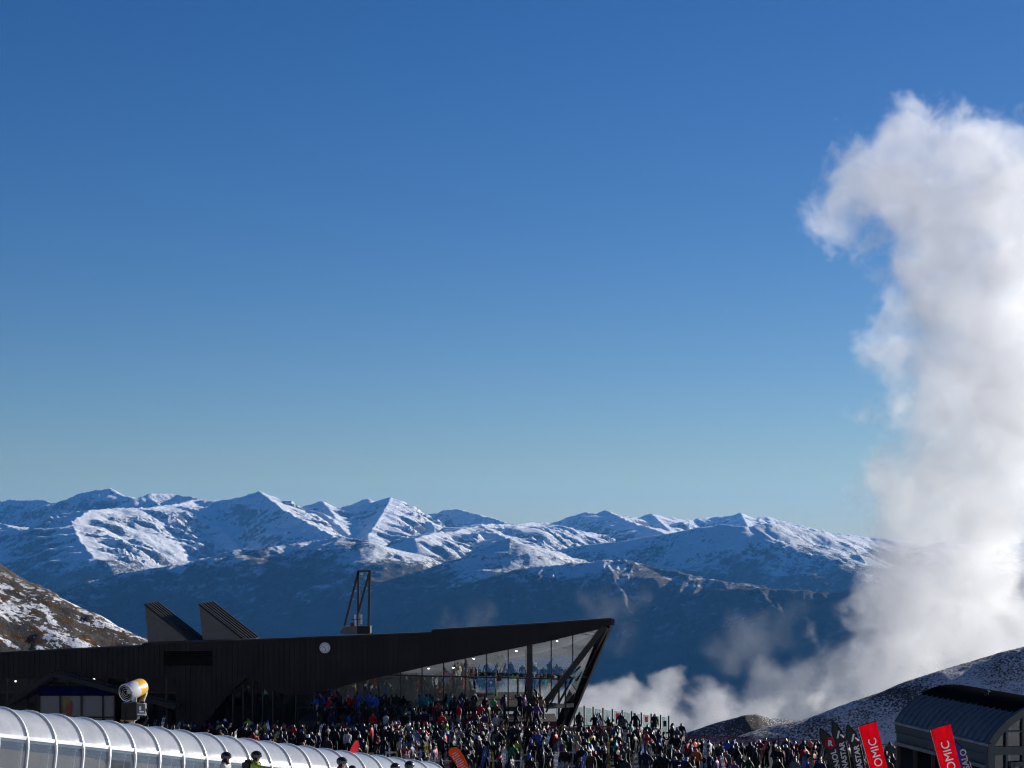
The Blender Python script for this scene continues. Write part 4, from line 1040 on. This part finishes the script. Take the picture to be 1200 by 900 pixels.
SKC = {'white': (.85, .85, .85), 'pale grey': (.5, .5, .5), 'black': (.02, .02, .02), 'red': (.6, .03, .04), 'yellow': (.7, .5, .05), 'blue': (.05, .15, .5), 'orange': (.7, .2, .03), 'tan': (.42, .3, .2)}
def put_ski(loc, lab, cat, grp, col, me, tilt=0.0, lean=0.0, rz=0.0, name='ski'):
    o = bpy.data.objects.new(name, me); COL.objects.link(o); o.location = loc
    o.rotation_euler = (lean, tilt, rz); o.color = (*SKC[col], 1); return tag(o, lab, cat, grp)
def rack(p, n, ln, lab, place, cols):
    g = thing('ski_rack', lab, 'ski rack', p, 0, 'ski racks on the plaza')
    mb = MB(); q = Vector(p)
    for k in (0, 1): MB().bar(q+Vector((k*ln, 0, 0)), q+Vector((k*ln, 0, 1.15)), .07).build('post', M['galv'], g)
    MB().bar(q+Vector((-.05, 0, 1.1)), q+Vector((ln+.05, 0, 1.1)), .07).build('rail', M['galv'], g)
    MB().bar(q+Vector((-.05, 0, .3)), q+Vector((ln+.05, 0, .3)), .06).build('rail', M['galv'], g)
    for k in range(n):
        x = .1+ln*(k+.5)/n*.95; col = cols[k % len(cols)]
        put_ski(q+Vector((x+rng.uniform(-.03, .03), -.1, .02)), '%s ski standing in the ski rack %s' % (col, place), 'ski', 'skis standing in racks', col, SKI, rng.uniform(-.10, .10), rng.uniform(-.1, -.02), rng.uniform(-.3, .3))
racks = [(488, 138.5, 7, 2.6, 'below the terrace parapet'), (532, 137.5, 8, 2.6, 'beneath the glass wall centre'), (572, 136, 7, 2.4, 'left of the rust red fence'),
         (452, 118, 7, 2.4, 'behind the middle of the tunnel'), (486, 112, 7, 2.4, 'at the far end of the tunnel'), (516, 124, 7, 2.4, 'behind the orange flag'),
         (566, 112, 6, 2.2, 'right of the orange flag'), (650, 118, 6, 2.2, 'in the crowd below the prow'), (742, 116, 6, 2.2, 'in the crowd below the balustrade'),
         (1046, 103.5, 7, 2.0, 'against the arched shed wall'), (1020, 106, 6, 1.6, 'behind the left red banner')]
for i, (px, d, n, ln, place) in enumerate(racks):
    p = P(px, 0, d); p.z = gz_at(d); c_ = list(SKC); rng.shuffle(c_); c_ = ['white', c_[0], 'pale grey', c_[1], 'black', c_[2], 'white']
    rack(p, n, ln, 'steel ski rack full of skis %s' % place, place, c_)
for px, d, col, lab, rz in ((372.5, 98, 'tan', 'tan snowboard standing upright behind the middle of the tunnel', .4), (1061, 90, 'pale grey', 'pale grey snowboard standing beside the arched shed', .2), (951, 104, 'black', 'black snowboard with bright edge held up in the crowd', .6)):
    p = P(px, 0, d); p.z = gz_at(d)+.55
    put_ski(p, lab, 'snowboard', None, col, BOARD, rng.uniform(-.1, .1), -.05, rz, 'snowboard')

# inside the glass: a leafy plant and a hanging red banner
pl = thing('indoor_plant', 'yellow green leafy plant standing inside the glass wall of the lodge', 'plant', W(584, 795, 2.2))
mb = MB(); q0 = W(584, 794, 2.2); mb.tube([q0, W(583, 788, 2.2), W(577, 777, 2.2)], .05, 6); mb.tube([q0, W(585.5, 787, 2.2), W(591, 777, 2.2)], .05, 6); mb.build('stem', M['timber'], pl)
mb = MB(); cc = W(584, 776, 2.2)
for k in range(420):
    v_ = Vector((rng.gauss(0, 1), rng.gauss(0, 1), rng.gauss(0, 1))).normalized()*(rng.random()**.4)
    c_ = cc+Vector((v_.x*.52, v_.y*.5, v_.z*.50)); a_ = Vector((rng.gauss(0, 1), rng.gauss(0, 1), rng.gauss(0, 1))).normalized()*.10; b_ = a_.cross(v_)*1.0
    if b_.length < .01: continue
    b_ = b_.normalized()*.05; mb.add([c_-a_, c_+b_, c_+a_, c_-b_], [(0, 1, 2, 3)])
mb.build('foliage', pbr('yellow_green_leaves', (.30, .32, .03), .6, 0, .3, .4, 5), pl)
MB().tube([W(584, 800, 2.2), q0], [.22, .28], 10).build('pot', M['blackp'], pl)
q0 = W(553, 789, 1.6)
solo(MB().prism([q0+Vector((-.33, 0, -.5)), q0+Vector((.33, 0, -.5)), q0+Vector((.33, 0, .45)), q0+Vector((0, 0, .55)), q0+Vector((-.33, 0, .45))], (0, .02, 0)), 'hanging_banner', M['maroon_flag'], q0-Vector((0, 0, .5)), 'dull red banner hanging inside the glass wall left of the plant', 'banner')

# ================================================================== PEOPLE
def attr_col(nt, nm):
    a = N(nt, 'ShaderNodeAttribute'); a.attribute_type = 'OBJECT'; a.attribute_name = nm; return a.outputs['Color']
def cloth_mat(name, src, rough, bs=.35, sc_=9.0):
    m, nt, out = new_mat(name); b = N(nt, 'ShaderNodeBsdfPrincipled')
    tc = N(nt, 'ShaderNodeTexCoord').outputs['Object']; n1 = noise(nt, tc, sc_, 4, .6)
    c = N(nt, 'ShaderNodeObjectInfo').outputs['Color'] if src is None else attr_col(nt, src)
    hv = N(nt, 'ShaderNodeHueSaturation'); L(nt, c, hv.inputs['Color']); L(nt, mapr(nt, n1, .3, .7, .7, 1.15), hv.inputs['Value'])
    L(nt, hv.outputs[0], b.inputs['Base Color']); b.inputs['Roughness'].default_value = rough; b.inputs['Specular IOR Level'].default_value = .14
    L(nt, bump(nt, n1, bs, .03), b.inputs['Normal']); L(nt, b.outputs[0], out.inputs[0]); return m
PM = [cloth_mat('jacket_cloth', None, .5), cloth_mat('trouser_cloth', 'trousers', .6), cloth_mat('helmet_shell', 'hat', .38, .05),
      pbr('skin', (.26, .15, .11), .55, 0, .4, .12, 6), pbr('boots_and_gloves', (.02, .02, .022), .45, 0, .5, .3, 6)]
def body_mesh(name, arms, stride=0.0, lean=0.0, twist=0.0):
    """one skinned figure facing -Y, 1.75 m tall; arms = ((elbow, hand) right, left) offsets"""
    V = []; E = []; rad = []; cls = []
    def v(p, r, par=None, c=0):
        V.append(Vector(p)); rad.append(r); i = len(V)-1
        if par is not None: E.append((par, i)); cls.append(c)
        return i
    up = lambda z: (0, -lean*max(0, z-.95), z)
    pel = v((0, 0, .95), (.155, .12)); sp = v(up(1.18), (.15, .125), pel, 0); ch = v(up(1.40), (.175, .13), sp, 0)
    nk = v(up(1.52), (.075, .075), ch, 0); hd = v(Vector(up(1.64))+Vector((0, -.02, 0)), (.105, .125), nk, 2); ht = v(Vector(up(1.73))+Vector((0, -.005, 0)), (.08, .1), hd, 2)
    nose = v(Vector(up(1.625))+Vector((0, -.135, 0)), (.02, .02), hd, 3)
    for sx, st in ((-1, stride), (1, -stride)):
        hip = v((sx*.10, 0, .88), (.115, .12), pel, 1); kn = v((sx*.13, -.03-st*.5, .49), (.085, .09), hip, 1)
        an = v((sx*.15, .03-st*.9, .12), (.07, .08), kn, 1); toe = v((sx*.17, -.15-st*.9, .06), (.06, .05), an, 4)
    for sx, (el, ha) in zip((-1, 1), arms):
        s_ = v(Vector(up(1.41))+Vector((sx*.20, 0, 0)), (.085, .085), ch, 0)
        base = Vector(up(1.41))+Vector((sx*.20, 0, 0))
        e_ = v(base+Vector((sx*el[0], el[1], el[2])), (.065, .065), s_, 0)
        h0 = base+Vector((sx*ha[0], ha[1], ha[2])); m_ = (V[e_]*.18+h0*.82)
        w_ = v(m_, (.05, .05), e_, 0); h_ = v(h0, (.045, .035), w_, 4)
    me = bpy.data.meshes.new(name); me.from_pydata([tuple(p) for p in V], E, [])
    ob = bpy.data.objects.new('tmp', me); COL.objects.link(ob)
    md = ob.modifiers.new('s', 'SKIN'); md.use_smooth_shade = True
    for i, d in enumerate(me.skin_vertices[0].data): d.radius = rad[i]; d.use_root = (i == 0)
    ob.modifiers.new('u', 'SUBSURF').levels = 1
    dg = bpy.context.evaluated_depsgraph_get(); dg.update()
    m2 = bpy.data.meshes.new_from_object(ob.evaluated_get(dg)); bpy.data.objects.remove(ob); m2.name = name
    m2.materials.clear()
    for m in PM: m2.materials.append(m)
    A = np.array([V[a] for a, b in E]); B = np.array([V[b] for a, b in E]); C = cls; hz = V[hd]
    for f in m2.polygons:
        c = np.array(f.center); ab = B-A; t = np.clip(((c-A)*ab).sum(1)/np.maximum(1e-9, (ab*ab).sum(1)), 0, 1)
        k = int(np.argmin(np.linalg.norm(A+ab*t[:, None]-c, axis=1))); mi = C[k]
        if mi in (2, 3):
            mi = 3 if (c[1] < hz.y-.035 and c[2] < hz.z+.03) else (2 if c[2] > hz.z-.08 else 0)
        f.material_index = mi
    m2.shade_smooth(); return m2
dn = ((.07, .02, -.28), (.05, -.10, -.52)); hip_ = ((.16, .06, -.24), (.02, -.08, -.42)); fw = ((.06, -.16, -.22), (.0, -.42, -.16))
upa = ((.16, -.04, .05), (.10, -.14, .30)); out_ = ((.26, -.05, -.06), (.55, -.12, -.05)); hold = ((.08, -.10, -.24), (.02, -.24, .04))
POSES = [('standing', body_mesh('body', (dn, dn))), ('hand on hip', body_mesh('body', (hip_, dn), .05)), ('walking', body_mesh('body', (((.05, -.12, -.26), (.03, -.3, -.44)), ((.06, .14, -.26), (.05, .1, -.52))), .26, .06)),
         ('leaning', body_mesh('body', (fw, fw), .04, .22)), ('reaching up', body_mesh('body', (upa, dn))), ('holding skis', body_mesh('body', (hold, dn), .06)), ('arms forward', body_mesh('body', (fw, dn), .10, .05))]
JK = {'black': (0.0066, 0.0066, 0.0077), 'charcoal': (0.01925, 0.0198, 0.022), 'navy': (0.0066, 0.011, 0.033), 'dark green': (0.011, 0.0275, 0.0165), 'brown': (0.0385, 0.022, 0.01375), 'grey': (0.088, 0.088, 0.0935), 'red': (0.4, 0.0096, 0.016),
      'blue': (0.024, 0.08, 0.336), 'teal': (0.024, 0.16, 0.176), 'purple': (0.08, 0.032, 0.128), 'white': (0.385, 0.385, 0.385), 'orange': (0.496, 0.104, 0.024), 'yellow': (0.496, 0.36, 0.032), 'maroon': (0.112, 0.0096, 0.02), 'lime': (0.28, 0.4, 0.04), 'green': (0.016, 0.224, 0.072), 'tan': (0.24, 0.16, 0.088)}
JW = [40, 20, 13, 6, 6, 5, 6, 5, 3, 3, 2.5, 2, 1, 5, .7, 1, 3]
TR = {'black': (0.0066, 0.0066, 0.0066), 'grey': (0.066, 0.066, 0.06875), 'brown': (0.033, 0.022, 0.01375), 'navy': (0.0066, 0.0099, 0.0275), 'beige': (0.176, 0.1375, 0.0935), 'white': (0.3575, 0.3575, 0.3575), 'olive': (0.0385, 0.0385, 0.0165)}
TW = [10, 5, 3, 3, 2, 1, 2]
HT = {'black': (.012, .012, .012), 'white': (.62, .62, .62), 'grey': (.045, .045, .045), 'red': (.45, .02, .02), 'blue': (.04, .13, .4), 'green': (.05, .25, .12), 'pink': (.6, .12, .25)}
HW = [22, 1.2, 5, .8, 1, .6, .4]
used = set(); spots = []
def person(px, d, zone, grp, z=None, size=None, jk=None, pose=None, face=None):
    for _ in range(200):
        j = jk or rng.choices(list(JK), JW)[0]; t = rng.choices(list(TR), TW)[0]; h = rng.choices(list(HT), HW)[0]
        k = pose if pose is not None else rng.choices(range(len(POSES)), [6, 3, 3, 2, .7, 2.5, 2])[0]
        lab = 'person in %s jacket, %s trousers, %s helmet, %s, %s' % (j, t, h, POSES[k][0], zone)
        if lab not in used: break
    used.add(lab)
    s = size or rng.choice([.93, .97, 1.0, 1.03, 1.06, 1.0, .82 if rng.random() < .4 else 1.0])
    p = P(px, 0, d); p.z = float(ground_z(0, d)) if z is None else z
    o = bpy.data.objects.new('person', POSES[k][1]); COL.objects.link(o)
    o.location = p; o.scale = (s*1.06, s*1.06, s); o.rotation_euler = (0, 0, rng.uniform(-math.pi, math.pi) if face is None else face)
    o.color = (*JK[j], 1); o['trousers'] = TR[t]; o['hat'] = HT[h]
    tag(o, lab, 'person', grp)
    if k == 5:      # a pair of skis held upright, two skis side by side
        c_ = rng.choice(['white', 'black', 'pale grey', 'red', 'yellow', 'blue', 'white'])
        v_ = Matrix.Rotation(o.rotation_euler.z, 3, 'Z') @ Vector((-.24, -.30, 0))
        tl, ln_ = rng.uniform(-.3, .3), rng.uniform(-.25, .25)
        r_ = bpy.data.objects.new('pair_of_skis', None); COL.objects.link(r_); r_.location = p+v_*s+Vector((0, 0, .35)); r_.rotation_euler = (ln_, tl, rng.uniform(0, 3))
        tag(r_, 'pair of %s skis held by the person in %s jacket, %s trousers' % (c_, j, t), 'skis', 'skis carried in the crowd')
        for sx in (-1, 1):
            q = bpy.data.objects.new('ski', SKI); COL.objects.link(q); q.parent = r_; q.location = (sx*.06, 0, 0); q.color = (*SKC[c_], 1)
    return o
def fill(n, x0, x1, dlo, dhi, zone, grp, gap=.62, z=None):
    k = 0; tries = 0
    while k < n and tries < n*60:
        tries += 1; px = rng.uniform(x0, x1); lo = dlo(px) if callable(dlo) else dlo; hi = dhi(px) if callable(dhi) else dhi
        if hi <= lo: continue
        d = rng.uniform(lo, hi); X = (px-600)/F*d
        if any((X-a)**2+(d-b)**2 < gap*gap for a, b in spots): continue
        spots.append((X, d)); person(px, d, zone(px, d) if callable(zone) else zone, grp, z if not callable(z) else z(d)); k += 1
def near_tunnel(px): return F*11.5/(828+.127*px-640)
CR = 'skiers and snowboarders crowding the plaza'
fill(14, 4, 196, lambda px: near_tunnel(px)+1, 143, 'by the shop front', CR)
fill(28, 200, 350, lambda px: near_tunnel(px)+.5, 138, 'before the entrance gable', CR)
fill(38, 350, 490, lambda px: near_tunnel(px), 134, 'behind the tunnel', CR)
fill(48, 480, 590, 105.5, 130, lambda px, d: 'below the glass wall' if d > 119 else 'near orange flag', CR)
fill(48, 590, 700, 105.5, 130, lambda px, d: 'below the lodge prow' if d > 119 else 'front of crowd', CR)
fill(34, 700, 800, 105.5, 128, lambda px, d: 'below glass balustrade' if d > 118 else 'in front of balustrade', CR)
fill(70, 800, 1060, 104.5, lambda px: 119.5 if px < 960 else 117, lambda px, d: 'before safety net' if px < 950 else 'beside the feather flags', CR)
def mass():
    """the back of the crowd, further than the 300 people above, as one object"""
    cm = [cloth_mat('crowd_cloth', None, .5), cloth_mat('crowd_trousers', None, .6), cloth_mat('crowd_helmets', None, .25, .05), PM[3], PM[4]]
    for m, an in zip(cm[:3], ('jacket', 'legs', 'hats')):
        nt = m.node_tree; oi = [n for n in nt.nodes if n.type == 'OBJECT_INFO'][0]; lk = [l for l in nt.links if l.from_node == oi][0]
        a = N(nt, 'ShaderNodeAttribute'); a.attribute_name = an; L(nt, a.outputs['Color'], lk.to_socket)
    Vs, Fs, Ms, Cj, Ct, Ch = [], [], [], [], [], []; off = 0
    zones = [(76, 215, 480, lambda px: max(near_tunnel(px), 134), lambda px: 143 if px < 350 else 138.8, None), (54, 480, 640, 129, 138.8, None), (48, 372, 640, 144.1, 149.3, TZ),
             (66, 372, 640, 139.2, 143.4, 's'), (44, 640, 800, 127, 138, None), (26, 800, 960, 118, 121.5, None)]
    for n, x0, x1, lo, hi, zz in zones:
        k = t = 0
        while k < n and t < n*60:
            t += 1; px = rng.uniform(x0, x1); l_ = lo(px) if callable(lo) else lo; h_ = hi(px) if callable(hi) else hi
            if l_ >= h_: continue
            d = rng.uniform(l_, h_); X = (px-600)/F*d
            if any((X-a)**2+(d-b)**2 < .26 for a, b in spots): continue
            spots.append((X, d)); k += 1
            z = float(ground_z(X, d)) if zz is None else (zz if zz != 's' else (TZ-.45 if d > 142 else (TZ-.9 if d > 140.5 else TZ-1.35)))
            me = rng.choice(POSES)[1]; s = rng.uniform(.86, 1.06)
            M_ = Matrix.Translation((X, d, z)) @ Matrix.Rotation(rng.uniform(-3.1, 3.1), 4, 'Z') @ Matrix.Diagonal((s*1.06, s*1.06, s, 1))
            cj, ct, ch = JK[rng.choices(list(JK), JW)[0]], TR[rng.choices(list(TR), TW)[0]], HT[rng.choices(list(HT), HW)[0]]
            for v in me.vertices: Vs.append(tuple(M_ @ v.co)); Cj.append((*cj, 1)); Ct.append((*ct, 1)); Ch.append((*ch, 1))
            for f in me.polygons: Fs.append(tuple(i+off for i in f.vertices)); Ms.append(f.material_index)
            off += len(me.vertices)
    me = bpy.data.meshes.new('crowd'); me.from_pydata(Vs, [], Fs)
    for m in cm: me.materials.append(m)
    me.polygons.foreach_set('material_index', Ms)
    for nm, C in (('jacket', Cj), ('legs', Ct), ('hats', Ch)):
        a = me.attributes.new(nm, 'FLOAT_COLOR', 'POINT'); a.data.foreach_set('color', np.array(C, dtype=np.float32).ravel())
    me.shade_smooth(); o = bpy.data.objects.new('crowd', me); COL.objects.link(o); o['kind'] = 'stuff'
    o['label'] = 'dark dense back of the crowd on the terrace, steps and plaza before the glass wall'; o['category'] = 'crowd'
mass()
for px, d, jk in ((679, 153, 'black'), (697, 152, 'black'), (703, 154, 'charcoal'), (713, 151, 'charcoal'), (718, 149, 'brown'), (727, 153, 'navy'), (731, 150, 'grey'), (745, 152, 'black')):
    person(px, d, 'on open deck', 'people on the open deck', DZ, None, jk)
person(767, 152, 'alone at deck end', 'people on the open deck', DZ, 1.02, 'black', 0, .4)

# ---- the few people near the tunnel, with helmets, goggles and packs of their own
def near_person(px, top, d, lab, jk, tr, ht, arms, rz, lean=.05, stride=0.1, pack=None, size=1.0, goggles=True, collar=None):
    o = bpy.data.objects.new('person', body_mesh('body', arms, stride, lean)); COL.objects.link(o)
    g = float(ground_z(0, d)); z_top = (HOR-top)/F*d
    s = size if size else (z_top-g)/1.82
    p = P(px, 0, d); p.z = z_top-1.83*s if size else g
    o.location = p; o.scale = (s*1.06, s*1.06, s); o.rotation_euler = (0, 0, rz); o.color = (*JK[jk], 1) if isinstance(jk, str) else (*jk, 1)
    o['trousers'] = TR[tr]; o['hat'] = HT[ht]; tag(o, lab, 'person', 'people beside the tunnel')
    hz = Vector((0, -lean*.69-.015, 1.655))
    def child(mb, nm, mt, sm=True):
        q = bpy.data.objects.new(nm, mb.mesh(nm, mt, (0, 0, 0), sm)); COL.objects.link(q); q.parent = o; return q
    mb = MB(); mb.sphere(hz+Vector((0, .01, .035)), .148, 18, 12, (.95, 1.12, .95))
    mb.v = [(x, y, max(z, hz.z-.02+(.10 if y < hz.y-.09 else 0)-(.09 if y > hz.y-.02 else 0))) for x, y, z in mb.v]
    h = child(mb, 'helmet', pbr('helmet_'+ht, HT[ht], .25))
    if goggles:
        mb = MB(); arcp = [hz+Vector((math.sin(R(a))*.132, -math.cos(R(a))*.142, .015)) for a in range(-80, 81, 20)]
        for a, b in zip(arcp[:-1], arcp[1:]): mb.bar(a, b, .02, .075)
        child(mb, 'goggles', pbr('goggle_lens', (.03, .03, .04), .12), False)
    if pack:
        mb = MB(); mb.box((0, .22-lean*.35, 1.22), (.34, .20, .50)); mb.box((0, .34-lean*.35, 1.14), (.26, .08, .28)); mb.box((0, .20-lean*.5, 1.50), (.22, .16, .10))
        child(mb, 'backpack', M['blackp'], False)
        mb = MB()
        for sx in (-1, 1): mb.tube([(sx*.13, .13-lean*.5, 1.50), (sx*.14, -.10-lean*.5, 1.46), (sx*.15, -.16-lean*.3, 1.25), (sx*.17, .08-lean*.2, 1.08)], .022, 6)
        child(mb, 'shoulder_strap', M['blackp'], False)
    if collar:
        mb = MB(); mb.tube([hz+Vector((0, .03, -.19)), hz+Vector((0, .02, -.10))], [.13, .12], 14); child(mb, 'scarf', M['blackp'], True)
    return o
reach = ((.05, -.26, -.06), (.02, -.60, -.10))
near_person(263.5, 881.2, 60, 'person in pale grey jacket and black helmet standing before the tunnel', (.40, .39, .37), 'grey', 'black', (dn, dn), R(70), .05, .05, None, None, True, True)
near_person(296, 880, 60, 'person in olive green jacket with black backpack reaching out an arm before the tunnel', (.22, .27, .045), 'black', 'black', (reach, dn), R(78), .16, .12, True, None)
near_person(398, 887, 64, 'person in red jacket and black helmet stretching one arm towards the right', 'red', 'black', 'black', (dn, reach), R(60), .10, .1, None, None)
near_person(412.5, 897, 64, 'short person in dark jacket whose black helmet just shows beside the red jacket', 'charcoal', 'black', 'black', (dn, dn), R(20), .03, .05, None, None)
near_person(464, 894, 66, 'person in black jacket and black helmet with pale goggles near the tunnel end', 'black', 'grey', 'black', (dn, hip_), R(-30), .05, .08, None, None)
near_person(479, 892, 67, 'person in red jacket and dark beanie at the end of the tunnel', 'maroon', 'black', 'black', (dn, dn), R(150), .05, .08, None, None, False)
